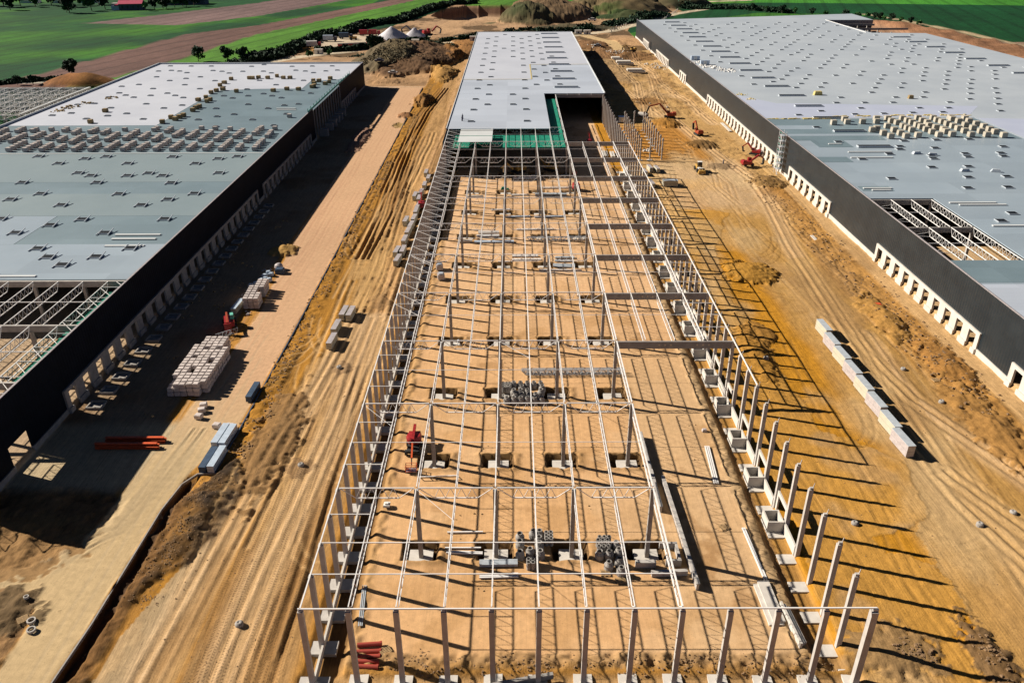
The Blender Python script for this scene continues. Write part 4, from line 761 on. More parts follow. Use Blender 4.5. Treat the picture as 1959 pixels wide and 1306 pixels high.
for x, y, l in ((139, 441, 'far'), (141, 423, 'near')):
    t = thing('site_container', 'white box unit on the right roof by the wall, the %s one of the two' % ('farther' if l == 'far' else 'nearer'), 'container', (x, y, RZ+.06))
    part('body', MB().box(-2.6, 2.6, -1.2, 1.2, .15, 2.5), 'blue', t); part('door', MB().box(-.9, .9, -1.26, -1.21, .3, 2.2), 'white', t); part('skid', MB().box(-2.6, 2.6, -1.1, -.9, 0, .14), 'rubber', t)
single('pallet_stack', MB().box(-2, 2, -1.3, 1.3, 0, 1.8, taper=.8), 'baley', 'yellow-green wool heap beside a long skylight on the right roof', 'insulation', loc=(176, 328, RZ+.06))
single('pallet_stack', MB().box(-1.2, 1.2, -1, 1, 0, 1.6, taper=.8), 'baled', 'brown pack with boards in the middle of the right roof', 'pack', loc=(217, 318, RZ+.06))
tb = MB().box(-1.6, 1.6, -.7, .7, 0, .9, taper=.7)
many('foil_roll', tb.mesh('foil_roll', M['steelb']), [(180, 193, RZ+.06, .1), (190, 192, RZ+.06, -.3), (174, 216, RZ+.06, .2), (179, 214, RZ+.06, -.2)], 'grey crate of skylight parts lying among the near skylights of the right roof', 'crate', 'grey crates on the right roof')
# ---------------------------------------------------------------- panel stacks
def stack(L, W, H, side, top, label, loc, rz, group=None, name='panel_stack', lay=2):
    t = thing(name, label, 'panel stack', loc, rz, group)
    h = H/lay
    for i in range(lay): part('panel_pack', MB().box(-W/2, W/2, -L/2, L/2, .15+i*h, .15+(i+1)*h-.06), side, t)
    part('top_sheet', MB().box(-W/2-.02, W/2+.02, -L/2-.02, L/2+.02, .15+H-.055, .15+H+.02), top, t)
    part('batten', MB().box(-W/2, W/2, -L/3, -L/3+.2, 0, .15), 'wood', t); part('batten', MB().box(-W/2, W/2, L/3, L/3+.2, 0, .15), 'wood', t)
    return t
A = stack(6.1, 1.5, 2.5, 'film', 'steelb', 'panel stack in the right-hand row, sides wrapped in dull translucent film', (100.9, 52.6, .1), .08, 'film-wrapped panel stacks in the right-hand row')
B = stack(6.1, 1.5, 2.5, 'panel', 'steelb', 'panel stack in the right-hand row, showing its bare cream panel edges', (101.2, 59, .1), .06, 'bare cream panel stacks in the right-hand row')
ka, kb = kids(A), kids(B)
for i in range(1, 7):
    y = 52.6+6.75*i; o = (A if i % 2 == 0 else B)
    if i > 1: dup(o, (101.1+.12*i, y, .1), .05+.01*(i % 3), o['label'], ks=ka if i % 2 == 0 else kb)
dup(B, (102.4, 100.2, .1), .05, 'panel stack at the far end of the right-hand row', ks=kb)
G = stack(5.6, 1.3, 1.7, 'panel', 'film', 'cream panel stack standing along the left row of columns', (-7.5, 147, .1), -.12, 'cream panel stacks along the left row of columns'); kg = kids(G)
for x, y in ((-8.6, 154), (-6.9, 155), (-7.4, 163.5), (-7.2, 171), (-6.9, 177), (-9.2, 182), (-6.7, 184), (-6.8, 191), (-6.6, 197), (-9.2, 210), (-7.3, 206), (-7.3, 213), (-7, 223), (-6.5, 233), (-8, 240)):
    dup(G, (x, y, gz(x, y)), -.1+.1*random.random(), G['label'], ks=kg)
for x, y, l in ((-16.6, 111, 'left one of the pair of cream panel stacks on the dirt strip'), (-14.8, 110.6, 'right one of the pair of cream panel stacks on the dirt strip'), (-17, 102.8, 'middle cream panel stack of the short row on the dirt strip'), (-16.6, 95.5, 'nearest cream panel stack on the dirt strip, left of the frame')):
    dup(G, (x, y, gz(x, y)), -.06, l, ks=kg)
Bl = stack(6.6, 1.25, 1.5, 'blue', 'blue', 'pale blue wrapped panel stack in front, nearest the road corner', (-28.6, 48.6, .05), -.04, 'pale blue wrapped stacks at the kerb corner'); kl = kids(Bl)
for x, y in ((-30.4, 56.2), (-28.9, 56)): dup(Bl, (x, y, .05), -.05, 'pale blue wrapped panel stack in the rear pair at the kerb corner', ks=kl)
Bl['label'] = 'pale blue wrapped panel stack in the front pair at the kerb corner, the light one'; del Bl['group']
for o in list(C.objects):
    if o.get('label') == 'pale blue wrapped panel stack in the rear pair at the kerb corner': o['group'] = 'rear pale blue stacks'
stack(6.6, 1.25, 1.3, 'navy', 'navy', 'dark blue panel stack beside the light one at the kerb corner', (-30.2, 48.6, .05), -.04)
stack(6.2, 1.2, 1.3, 'navy', 'navy', 'dark blue sheet stack alone at the kerb of the pink road', (-28.9, 72.8, .05), -.03)
stack(6.4, 1.3, 1.5, 'panel', 'blue', 'long yellow-ended panel stack beside the small pile of block packs', (-45.3, 115.5, .1), -.05)
# red beams
ob = MB()
t = thing('steel_beams', 'bundle of bright orange-red steel beams half in the shade of the left warehouse', 'beams', (-47.4, 54.3, .1))
for i, (y, z, x0, x1) in enumerate(((-1.2, .1, -6.2, 6.1), (-.5, .1, -6.2, 5.8), (-.8, .6, -6.4, 5.6), (.9, .1, -5.2, 6.4), (1.5, .1, -5.2, 6.4), (1.2, .6, -5.2, 6.2))):
    part('beam', MB().box(x0, x1, y-.3, y+.3, z, z+.08).box(x0, x1, y-.3, y+.3, z+.4, z+.48).box(x0, x1, y-.05, y+.05, z+.09, z+.39), 'orange', t)
# block packs
bp_ = puff(1.25, 1.05, 1.0, .1).mesh('block_pack', M['brick'])
g1 = []
for j in range(17):
    for i in range(6):
        x = -46.3+1.38*i; y = 72.6+1.32*j
        if (i == 5 and j < 1) or (i > 4 and j > 12) or (i < 1 and j > 13): continue
        for k in range(3 if i > 0 or j > 2 else 2): 
            if k < 2 and 0 < i < 4 and 0 < j < 15: continue
            if k == 2 and rg.random() < .1: continue
            g1.append((x-.25*(j/16)+rg.uniform(-.1, .1), y+rg.uniform(-.12, .12), .15+1.02*k, rg.uniform(-.09, .09)))
many('block_pack', bp_, g1, 'shrink-wrapped pack of pinkish blocks in the big pile beside the pink road', 'block pack', 'block packs in the big pile')
many('block_pack', bp_, [(-43.2+1.4*i-.1*j, 116+1.5*j, .15+1.02*k, rg.uniform(-.05, .05)) for j in range(9) for i in range(3) for k in range(3) if not (i == 2 and j in (3, 4)) and not (j > 5 and i == 0) and (i != 1 or k == 2 or j == 0)],
     'shrink-wrapped pack of pinkish blocks in the smaller pile farther along the road', 'block pack', 'block packs in the smaller pile')
for x, y, l in ((-37.9, 68, 'farthest of three single block packs in a line on the road edge'), (-37.6, 66, 'middle of three single block packs in a line on the road edge'), (-37.4, 63.7, 'nearest of three single block packs in a line on the road edge'), (-32.6, 60.3, 'left one of two single packs behind the blue stacks'), (-29.9, 60.1, 'right one of two single packs behind the blue stacks'), (-45.6, 96.6, 'long pale pack lying at the far end of the big block pile')):
    tag(link('block_pack', bp_, None, (x, y, .1), rg.uniform(-.4, .4), (1.15, 1.15, 1) if x != -45.6 else (1.4, 3, 1.1)), l, 'block pack')
wr = puff(1.3, 1.2, 1.1, .2).mesh('wrapped_pallet', M['blue'])
many('wrapped_pallet', wr, [(-46, 129.6, .1), (-45, 131, .1, .4), (-44.3, 133.3, .1, .2), (-43.3, 134.2, .1), (-42, 133.6, .1, .7), (-44.1, 136.5, .1), (-43.7, 138.8, .1, .3), (-42.5, 137.5, .1)], 'pale wrapped pallet load in the jumble between the shade and the pink road', 'pallet load', 'pale pallet loads beside the pink road')
single('tank', MB().lathe([(0, 0), (.9, .1), (1.3, .8), (1.1, 1.5), (.5, 1.9), (0, 1.95)], 14), 'film', 'round pale tank behind the jumble of pallet loads by the pink road', 'tank', loc=(-41.6, 142.5, .1))
single('dark_crate', MB().box(-1.2, 1.2, -1, 1, 0, 1.3).box(-1, 1, -.8, .8, 1.3, 1.5), 'navy', 'dark crate in front of the round tank by the pink road', 'crate', loc=(-40.6, 139.8, .1))
# ---------------------------------------------------------------- concrete shaft rings
cone = MB().lathe([(.75, 0), (.75, .9), (.45, 1.35), (.45, 1.6), (.33, 1.6), (.33, 1.3), (.6, .8), (.6, .05)], 14).mesh('shaft_cone', M['concd'])
ring = MB().lathe([(.36, 0), (.36, 1.5), (.26, 1.5), (.26, .02)], 12).mesh('shaft_ring', M['concd'])
B_ = [(27.8, 27.3), (27.8, 25.6), (27.8, 23.2), (29.4, 23.8), (30, 28), (31, 28), (30.9, 26.5), (30.9, 25.2), (31, 23.3), (29.4, 20.9)]
many('shaft_cone', cone, [(x, y, .05, rg.uniform(0, 3)) for x, y in B_[:9]], 'grey concrete shaft cone in the near middle group', 'shaft cone', 'shaft cones, near middle group')
many('shaft_ring', ring, [(32.1+.75*i, 26.2+.75*j, .05) for i in range(2) for j in range(3)]+[(29.1, 20.8, .05), (29.8, 20.8, .05), (29.1, 21.5, .05), (29.8, 21.5, .05)], 'narrow upright concrete ring in the near middle group', 'ring', 'narrow rings, near middle group')
many('shaft_cone', cone, [(40.4, 23.2, .05), (41.9, 23.2, .05), (43.2, 25.2, .05), (43.5, 23.7, .05), (43.3, 21.6, .05), (41.6, 20.8, .05), (43.4, 19.6, .05)], 'grey concrete shaft cone in the near right group beside a pile of narrow rings', 'shaft cone', 'shaft cones, near right group')
many('shaft_ring', ring, [(40.4+.75*i+.3*(j % 2), 24.4+.72*j, .05) for i in range(3) for j in range(4)], 'narrow upright concrete ring in the near right group', 'ring', 'narrow rings, near right group')
many('shaft_cone', cone, [(25.4+1.45*i+.3*(j % 2), 69.2+1.55*j, .05) for i in range(6) for j in range(5) if rg.random() < .85 and not (i == 0 and 0 < j < 3)], 'grey concrete shaft cone in the large far group beside a footing pit', 'shaft cone', 'shaft cones, large far group')
many('shaft_ring', ring, [(24.6+.7*i, 73.6+.8*j, .05) for i in range(3) for j in range(3)], 'narrow upright concrete ring at the edge of the large far group', 'ring', 'narrow rings, large far group')
mh = MB().lathe([(.75, -.3), (.75, .5), (.5, .75), (.3, .78), (.0, .6)], 14).mesh('manhole_shaft', M['concd'])
for x, y, l in ((-12.7, 84, 'round concrete manhole top in the dirt strip, right of the panel stacks'), (-12.7, 47.4, 'round concrete manhole top in the tread-marked lane beside the frame'), (-12.7, 9.7, 'round manhole top near the bottom edge in the tread-marked lane'), (83.9, 31.1, 'round manhole top in a column shadow on the orange ground'), (104.6, 30.7, 'larger grey manhole top beside the light road, lower right'), (111.9, 33.8, 'grey manhole top at the right edge of the photograph'), (114.6, 83, 'small manhole top right of the row of panel stacks'), (116.5, 69, 'small manhole top in churned dirt right of the panel stacks'), (104.1, 386.6, 'white drum on the ground beside the brown water patch'), (110.6, 367.9, 'small ring half sunk in dirt above the orange digger'), (84.6, 86.6, 'pale manhole top between the frame shadows and the dark berm')):
    tag(link('manhole_shaft', mh, None, (x, y, gz(x, y)-.05), 0, .8), l, 'manhole')
rgm = MB().lathe([(.62, 0), (.62, .4), (.44, .4), (.44, 0)], 16).mesh('concrete_ring', M['conc'])
tag(link('concrete_ring', rgm, None, (-42.1, 8.7, gz(-42, 8.7)+.1)), 'white open concrete ring on the ground at the lower left', 'ring'); tag(link('concrete_ring', rgm, None, (-43, 10.4, gz(-43, 10)+.1)), 'grey concrete ring behind the white one at the lower left', 'ring')
tag(link('concrete_ring', rgm, None, (-46, 14.7, gz(-46, 14.7)+.1), 0, (.6, .6, .9)), 'small dark ring beside the dirt island at the left edge', 'ring')
palm = MB()
for i in range(6): palm.box(-.6, .6, -.5+i*.19, -.4+i*.19, .12, .15)
palm.box(-.6, -.5, -.5, .55, 0, .12).box(-.05, .05, -.5, .55, 0, .12).box(.5, .6, -.5, .55, 0, .12); palm = palm.mesh('wooden_pallet', M['wood'])
for x, y, r, l in ((9, 5, .6, 'wooden pallet leaning beside the red pipes'), (-44.5, 10.8, .7, 'wooden pallet beside the concrete rings at the lower left'), (41, 19.8, 0, 'wooden pallet in front of the right group of shaft cones'), (61.8, 30.3, .4, 'wooden pallet alone on the pad near the right edge'), (43.2, 18.2, .3, 'broken pallet below the right group of shaft cones'), (119.5, 78, .2, 'wooden pallet on churned dirt right of the panel stacks'), (-34, 33.5, .5, 'small pallet lying on the kerb of the left road')):
    tag(link('wooden_pallet', palm, None, (x, y, gz(x, y)+.06), r, 1.25), l, 'pallet')
# ---------------------------------------------------------------- beams and rods on the pad
def beam(x0, y0, x1, y1, wd, h, m, label, name='precast_beam', z=.05, holes=()):
    t = thing(name, label, 'beam', (x0, y0, z)); dx, dy = x1-x0, y1-y0; L = math.hypot(dx, dy)
    part('web', MB().bar((0, 0, h/2), (dx, dy, h/2), wd, h), m, t)
    if wd < .45 and h > .8:
        part('top_flange', MB().bar((0, 0, h+.06), (dx, dy, h+.06), wd+.25, .1), m, t)
    for q in holes:
        cx, cy = dx*q, dy*q; nx, ny = -dy/L, dx/L
        part('service_hole', MB().cyl((cx-nx*(wd/2+.01), cy-ny*(wd/2+.01), h*.55), (cx+nx*(wd/2+.01), cy+ny*(wd/2+.01), h*.55), .2, 10), 'gravelb', t)
    return t
beam(51.6, 56.8, 51.9, 34.2, .4, 1.15, 'conc', 'long precast beam with round holes standing on the pad, the farther of two', holes=(.4, .45, .5, .72, .77, .82))
beam(53.6, 42.8, 54.5, 16.3, .4, 1.15, 'conc', 'long precast beam with round holes standing on the pad, the nearer of two', holes=(.2, .25, .3, .55, .6, .65))
beam(48, 19.3, 53.6, 19.6, .6, .9, 'conc', 'short concrete beam lying crosswise below the long precast beams')
beam(45.8, 21.3, 49, 21.3, .7, 1.1, 'conc', 'squat concrete block in front of the near right footing')
t = thing('block_enclosure', 'open enclosure of three concrete blocks beside the near right footing', 'enclosure', (50.6, 21.3, .05))
part('block', MB().box(0, 2.4, 0, .4, 0, 1.2), 'concd', t); part('block', MB().box(2, 2.4, .45, 3.8, 0, 1.2), 'conc', t); part('block', MB().box(-.4, 2.4, 3.9, 4.3, 0, 1.2), 'conc', t)
t = thing('slab_stack', 'stack of white concrete slabs lying at the pad corner, left of the trench', 'slab stack', (64.2, 13.4, 0), .02)
part('slab', MB().box(-.9, 1.3, -4, 4, 0, .3), 'concw', t); part('slab', MB().box(-.3, 1.5, -3.7, 4.3, .32, .6), 'concw', t)
t = thing('slab_stack', 'row of white slabs leaning into the trench at the pad corner', 'slab stack', (66.6, 9.4, -.3), .07)
for i in range(3): part('slab', MB().box(-.45+.42*i, -.1+.42*i, -4+.3*i, 3.8-.3*i, 0, 1.3-.25*i), 'concw', t)
beam(22.5, -1.3, 32, .7, .5, .8, 'concd', 'pale concrete beam lying askew across the front footings')
def rods(x0, y0, x1, y1, n, label, m='steel', r=.11, gap=.34, lay=1, name='steel_tubes'):
    t = thing(name, label, 'steel tubes', (x0, y0, .12)); dx, dy = x1-x0, y1-y0; L = math.hypot(dx, dy); nx, ny = -dy/L*gap, dx/L*gap
    for k in range(lay):
        for i in range(n): part('tube', MB().bar((nx*i, ny*i, r+k*.26), (dx+nx*i, dy+ny*i, r+k*.26), r*2), m, t)
    return t
for a in ((15.8, 29.1, 21.7, 29.2, 1, 'single white tube on the pad behind the left tube pair'), (15.7, 25.4, 21.5, 25.4, 1, 'single white tube just above two thin ones on the near pad'), (16, 24.3, 21.8, 24, 2, 'two thin white tubes side by side left of a footing pit'),
          (21.4, 21.3, 27.4, 21.4, 4, 'bundle of blue-grey steel tubes left of the shaft cones', 'steelb', .13, .3, 2), (21.5, 18.8, 27.5, 19, 3, 'thin steel tubes in front of the blue-grey tube bundle'),
          (64.8, 30, 65.2, 18.3, 2, 'two long white tubes along the right trench edge'), (63.6, 53.3, 62.8, 41.8, 3, 'three long steel tubes near the right trench, dark in their gaps'), (5, 9.4, 4.3, 17.3, 3, 'thin steel rods along the left pad edge', 'steelb', .07, .25),
          (15, 168.8, 22.3, 169.2, 2, 'pair of thick white tubes nearest in the fanned set on the far pad', 'steel', .22, .9), (15.4, 172, 22.2, 172.2, 2, 'pair of thick white tubes behind the nearest pair of the fanned set', 'steel', .22, 1.2),
          (14.5, 163.6, 27, 163.8, 3, 'long blue-white tube bundle left on the far pad', 'blue', .2, .5), (9.8, 164, 13.8, 164.2, 2, 'short grey tube bundle left of the long blue-white one', 'conc', .3, .7),
          (27.9, 175.3, 40.3, 175.5, 1, 'single long white tube behind the far pits', 'steel', .22), (24.1, 187.8, 32.6, 188.4, 2, 'blue-white tube pair between the far second and third pit', 'blue', .2), (34.1, 187.6, 44.2, 188.2, 2, 'long blue-white tube pair right of the far third pit', 'blue', .22),
          (34.9, 211.5, 46.5, 211.5, 4, 'thick pack of grey-blue tubes with dark shade under it, far pad', 'steelb', .2, .45, 3), (37.5, 221.3, 47.8, 221.4, 2, 'pair of tubes behind the thick grey-blue pack', 'steel', .2), (26, 212.7, 32.5, 213, 2, 'short bright tube pair left of the thick grey-blue pack', 'steel', .18),
          (9.6, 210.6, 15.8, 210.5, 3, 'grey tubes at the far left pit', 'conc', .25), (19, 195.4, 26, 196.2, 1, 'single tube in front of the far second pit row', 'steel', .2), (26.5, 151.7, 34.3, 151.8, 2, 'white tube pair, upper of two in the middle pad', 'steel', .18, .5), (26.5, 148.7, 35, 149, 2, 'white tube pair, lower of two in the middle pad', 'steel', .18, .5),
          (39.4, 150.2, 45.2, 150.3, 3, 'grey tube bundle behind a pit, middle right of the pad', 'steelb', .2), (39.1, 147.6, 44.8, 147.4, 3, 'grey tube bundle in front of the pit edge, middle right', 'steelb', .2), (38.4, 143.4, 44.8, 143, 6, 'flat layer of grey tubes right of a pit', 'steelb', .16, .42),
          (34.2, 140.9, 46.6, 140.7, 1, 'long white tube in front of the flat grey layer', 'steel', .2), (22.2, 147.4, 26.4, 147.5, 1, 'short tube left of the middle tube pairs', 'steel', .16), (27, 233.8, 36, 234.6, 2, 'white tubes before the dark hall floor', 'steel', .25, .8), (67.3, 266, 67.6, 275, 3, 'row of pale long blocks inside the far right trench', 'concw', .35, .9), (70.2, 265, 70.4, 274, 2, 'pale long blocks beside the far pit row', 'concw', .35, 1)): rods(*a)
t = thing('lattice_girder', 'small white lattice girder lying above its own shadow near the red lift', 'girder', (9.6, 43.3, .1)); part('chords', MB().bar((0, 0, .6), (6.8, .4, .6), .13).bar((0, .7, .1), (6.8, 1.1, .1), .13), 'steel', t); part('lacing', MB().bar((0, 0, .6), (0, .7, .1), .1).bar((1.6, .1, .6), (1.6, .8, .1), .1).bar((6.8, .4, .6), (6.8, 1.1, .1), .1).bar((2.4, .1, .6), (2.4, .8, .1), .1), 'steel', t)
def girder_pile(x, y, L, n, label):
    t = thing('girder_pile', label, 'girders', (x, y, .1))
    for i in range(n): part('girder', truss((0, i*.55, 1.3-.1*i), (L, i*.55+.2, 1.3-.1*i), 1.1, 14, .12, 1, .08), 'steelb', t)
girder_pile(28.6, 80.4, 23, 4, 'long pile of grey lattice girders lying across the pad'); girder_pile(31, 165, 19, 3, 'farther pile of grey lattice girders across the pad')
t = thing('plastic_pipes', 'short red-brown plastic pipes lying among the front footings', 'pipes', (5, 2.6, -.3))
for i in range(5): part('pipe', MB().lathe([(.32, 0), (.32, 3.1), (.38, 3.1), (.38, 3.4), (.26, 3.4), (.26, 0)], 12), 'pvc', t, loc=(0, i*.78, .35+(.45 if i == 4 else 0))).rotation_euler = (0, R(90), R(2*i-3))
single('big_bag', puff(1.1, 1.1, .9, .25), 'white', 'small white sack on the pad at the left trench edge', 'sack', loc=(4.9, 35.8, .1))
for x, y, l in ((5.3, 142, 'farther of two foil-wrapped pallet loads near the left pad edge'), (6.3, 135, 'nearer of two foil-wrapped pallet loads near the left pad edge')):
    t = thing('pallet_load', l, 'pallet load', (x, y, .1), .2); part('load', puff(1.9, 2.3, 1.9, .25), 'film', t); part('pallet', MB().box(-.9, .9, -1.1, 1.1, -.05, 0), 'wood', t); part('blue_cover', MB().box(-.5, .6, -.7, .5, 1.9, 1.98), 'blue', t)
single('tarpaulin', MB().box(0, 2, 0, 1.6, 0, .9, taper=.6).box(1.6, 3.2, -.4, 1.2, 0, .6, taper=.5), 'net', 'dark green tarpaulin heap beside the far second pit', 'tarpaulin', loc=(22.1, 219.6, .1))
single('blue_canister', MB().lathe([(.3, 0), (.3, .6), (.1, .8), (0, .8)], 10), 'blue', 'small blue canister beside a middle footing pit', 'canister', loc=(13.6, 96.5, .1))
single('tool_bag', MB().box(-.5, .5, -.4, .4, 0, .5, taper=.7), 'film', 'purple-grey bag and scraps near the right trench', 'bag', loc=(64.6, 58.6, .1))
t = stack(5.4, 2.2, 2.2, 'panel', 'steelb', 'stack of grey-green panels lying crosswise right of the frame', (86.8, 224, .1), R(90)); stack(5.4, 2.2, 1.5, 'panel', 'steelb', 'lower half of the grey-green panel pile right of the frame', (86.9, 226.4, .1), R(90))
for x, y, l in ((79.4, 240, 'left one of three cream panel stacks at the far right columns'), (82.3, 246, 'middle one of three cream panel stacks at the far right columns'), (85, 245, 'right one of three cream panel stacks at the far right columns'), (79.7, 224, 'cream panel stack beside the girder row at the far right edge')): dup(G, (x, y, gz(x, y)), .1, l, ks=kg)
scatter('loose_packs', [(73.8, 304.5), (74.2, 300), (85.8, 277)], 2, 'concw', 'jumble of white blocks among the far free columns', 'blocks', None, 14, 5, .8)
scatter('clods', [(x, y) for x, y in [(rg.uniform(-30, -25), rg.uniform(14, 44)) for _ in range(60)]], 2.4, 'stone', 'dark lumps of soil strewn over the topsoil heap beside the left road', 'soil lumps', None, 16, 6, .14)
scatter('clods', [(rg.uniform(-27.5, -23.5), rg.uniform(50, 260)) for _ in range(120)], 1.6, 'stone', 'brown soil lumps along the spoil bank beside the pink road', 'soil lumps', None, 9, 7, .25)
scatter('clods', [(rg.uniform(5, 70), rg.uniform(1.5, 4.2)) for _ in range(60)], 1.4, 'stone', 'soil lumps along the front edge of the pad', 'soil lumps', None, 12, 8, .17)
scatter('clods', [(rg.uniform(119, 129), rg.uniform(60, 240)) for _ in range(120)]+[(rg.uniform(76, 130), rg.uniform(260, 600)) for _ in range(150)], 3, 'stone', 'brown lumps over the churned ground in front of the right warehouse', 'soil lumps', None, 6, 9, .33)
scatter('rubble', [(91.5, -1), (92.5, 3), (92, 6), (81, 5), (83, 4)], 1.8, 'stone', 'dark rubble with bits of concrete at the lower right', 'rubble', None, 30, 10, .3)
scatter('rubble', [(127, 515), (125, 520), (128, 500), (129, 506), (101, 560), (104, 558), (109, 560), (92, 605)], 6, 'concw', 'pale rubble and broken slabs on the dirt lane beside the right warehouse', 'rubble', None, 16, 12, .7)
scatter('clods', [(rg.uniform(-26, -4), rg.uniform(-5, 120)) for _ in range(90)]+[(rg.uniform(74, 118), rg.uniform(-5, 150)) for _ in range(120)], 4, 'stone', 'small stones strewn over the dirt on both sides of the frame', 'stones', None, 4, 13, .13)
for x, y, L, W, H, l in ((103, 534, 7, 5, 2, 'pale concrete slab stack, farthest of the three on the dirt lane'), (106.5, 516, 11, 5, 2.4, 'widest concrete slab stack in the middle of the dirt lane'), (110, 484, 11, 5, 2.4, 'nearest concrete slab stack on the dirt lane')):
    t = thing('slab_stack', l, 'slab stack', (x, y, gz(x, y)+.1)); part('slab', MB().box(-L/2, L/2, -W/2, W/2, 0, H*.5), 'concw', t); part('slab', MB().box(-L/2-1, L/2-2, -W/2+1, W/2+1.5, H*.5+.02, H), 'concw', t)
single('concrete_bridge_slab', MB().box(-.7, .7, -9, 9, 0, .3), 'concw', 'long white slab lying in front of the right-hand dock row', 'slab', loc=(131.2, 321, .3))
single('plank', MB().box(-.5, .5, -3, 3, 0, .2), 'concw', 'pale plank in the ditch in front of the right wall', 'plank', loc=(122.6, 166, gz(122.6, 166)+.1))
single('orange_sheet', MB().box(-1.3, 1.3, -.8, .8, 0, .3, taper=.6), 'orange', 'crumpled orange sheet on the dirt in front of the right dock row', 'sheet', loc=(122, 116, gz(122, 116)))
single('concrete_pipe', MB().lathe([(1.2, 0), (1.2, 5), (1, 5), (1, 0)], 14), 'concw', 'large pale pipe lying beside the outer corbelled columns', 'pipe', loc=(92, 347, 1.4)).rotation_euler = (R(90), 0, R(60))
for x, y, l in ((82, 335, 'blue-white container in the shade of the middle hall'), (126, 640, 'unused'),):
    if l == 'unused': continue
    t = thing('site_container', l, 'container', (x, y, 0)); part('body', MB().box(-2, 2, -2, 2, .2, 2.8), 'blue', t); part('door', MB().box(-.8, .8, -2.06, -2.01, .3, 2.3), 'white', t)
for x, y, l in ((86, 693, 'smaller of two white site huts behind the lane'), (94, 693, 'larger of two white site huts behind the lane'), (-6, 628, 'pale site hut left of the middle hall'), (-55, 633, 'pale site hut on the far road bank'), (-124, 577, 'pale hut beside the far hedge')):
    t = thing('site_hut', l, 'hut', (x, y, gz(x, y)+.3)); part('body', MB().box(-3, 3, -1.6, 1.6, -.5, 3), 'white', t); part('door', MB().box(-.6, .6, -1.66, -1.61, .1, 2.3), 'wall', t); part('roof', MB().box(-3.2, 3.2, -1.8, 1.8, 3.02, 3.3), 'concw', t)
# kerb line of the haul road and precast fence
kb_ = MB(); ks_ = [(-35, -12), (-35, 0), (-34.4, 10), (-34.2, 35), (-33.3, 42), (-31.5, 45), (-28.2, 45.3)]
for a, b in zip(ks_, ks_[1:]): kb_.bar((a[0]+.35, a[1], .05), (b[0]+.35, b[1], .05), .22, .5)
single('kerb', kb_, 'concd', 'dark concrete kerb curving along the lower left road', 'kerb')['kind'] = 'structure'
kb_ = MB(); ks_ = [(-28.2, 45.3), (-28, 60), (-27.6, 100), (-27.7, 170), (-28, 245), (-28.9, 430)]
for a, b in zip(ks_, ks_[1:]): kb_.bar((a[0]+.2, a[1], .1), (b[0]+.2, b[1], .1), .22, .55)
single('kerb', kb_, 'navy', 'dark straight kerb between the pink road and the spoil bank', 'kerb')['kind'] = 'structure'

scatter('debris', [(rg.uniform(-62, -46), rg.uniform(62, 190)) for _ in range(26)], 2, 'wood', 'loose boards and scraps lying in the shade along the left dock row', 'debris', .05, 4, 21, .35)
scatter('debris', [(rg.uniform(-47, -42), rg.uniform(94, 145)) for _ in range(12)], 1.5, 'film', 'loose pale scraps among the pallet loads beside the pink road', 'debris', .05, 6, 22, .35)
scatter('debris', [(rg.uniform(8, 64), rg.uniform(6, 200)) for _ in range(60)], 1.2, 'wood', 'small timber scraps strewn over the building pad', 'debris', .03, 2, 23, .16)
# ---------------------------------------------------------------- machines
def excavator(label, loc, rz, m='digger', pose=((0, 2.6, 1.9), (0, 5.6, 4.6), (0, 8.3, 2.9), (0, 7.7, .6)), sc=1, wheels=False):
    t = thing('excavator', label, 'excavator', loc, rz)
    if wheels:
        part('chassis', MB().box(-1.1, 1.1, -2.4, 2.4, .7, 1.2), m, t)
        for x in (-1.2, 1.2):
            for y in (-1.6, 1.6): part('wheel', MB().cyl((x-.25, y, .6), (x+.25, y, .6), .6, 14), 'rubber', t)
    else:
        for x in (-1.25, 1.25): part('track', MB().box(x-.35, x+.35, -2.1, 2.1, .05, .95).box(x-.34, x+.34, -2.5, -2.12, .25, .8).box(x-.34, x+.34, 2.12, 2.5, .25, .8), 'rubber', t)
        part('undercarriage', MB().box(-.85, .85, -1.2, 1.2, .4, 1.1), 'rubber', t)
    b = part('upper_body', MB().box(-1.45, 1.45, -2.9, 1.3, 1.2, 2.3).box(-1.4, 1.4, -2.8, -1.2, 2.31, 2.75, taper=.85), m, t)
    c = part('cab', MB().box(-1.4, -.45, .1, 1.7, 2.32, 3.5, taper=.9), m, t); part('window', MB().box(-1.3, -.55, 1.66, 1.74, 2.5, 3.3).box(-1.44, -1.38, .3, 1.5, 2.6, 3.3), 'glass', c)
    p = pose
    part('boom', MB().bar(p[0], p[1], .5, .75), m, t); part('stick', MB().bar(p[1], p[2], .38, .55), m, t)
    part('bucket', MB().bar(p[2], p[3], .9, .6).bar(p[3], (p[3][0], p[3][1]-.9, p[3][2]+.1), 1, .4), 'rubber', t)
    part('hydraulic_ram', MB().cyl((p[0][0], p[0][1]-.1, p[0][2]-.2), ((p[0][0]+p[1][0])/2, (p[0][1]+p[1][1])/2+.3, (p[0][2]+p[1][2])/2-.4), .09, 8), 'steelb', t)
    if sc != 1: t.scale = (sc,)*3
    return t
excavator('orange tracked digger with its long arm bent down to the left, beside a spoil heap', (107.5, 343.5, gz(107, 343)+.3), R(85), pose=((0, 1.2, 2.2), (0, 5, 6.4), (0, 9.8, 5.2), (0, 11.4, .8)), sc=1.1)
excavator('orange digger seen from behind between white packs and a dark soil heap', (114.5, 306, gz(114, 306)+.2), R(12), pose=((0, 1.2, 2.2), (0, 4.5, 6), (0, 7, 4.5), (0, 6.5, 1.5)), sc=.95)
excavator('red tracked digger with a raised arm close to the white dock row', (131.2, 269, .4), R(60), 'red', pose=((0, 1.2, 2.2), (0, 4, 5.4), (0, 6.5, 3.4), (0, 6, 1.0)), sc=.85)
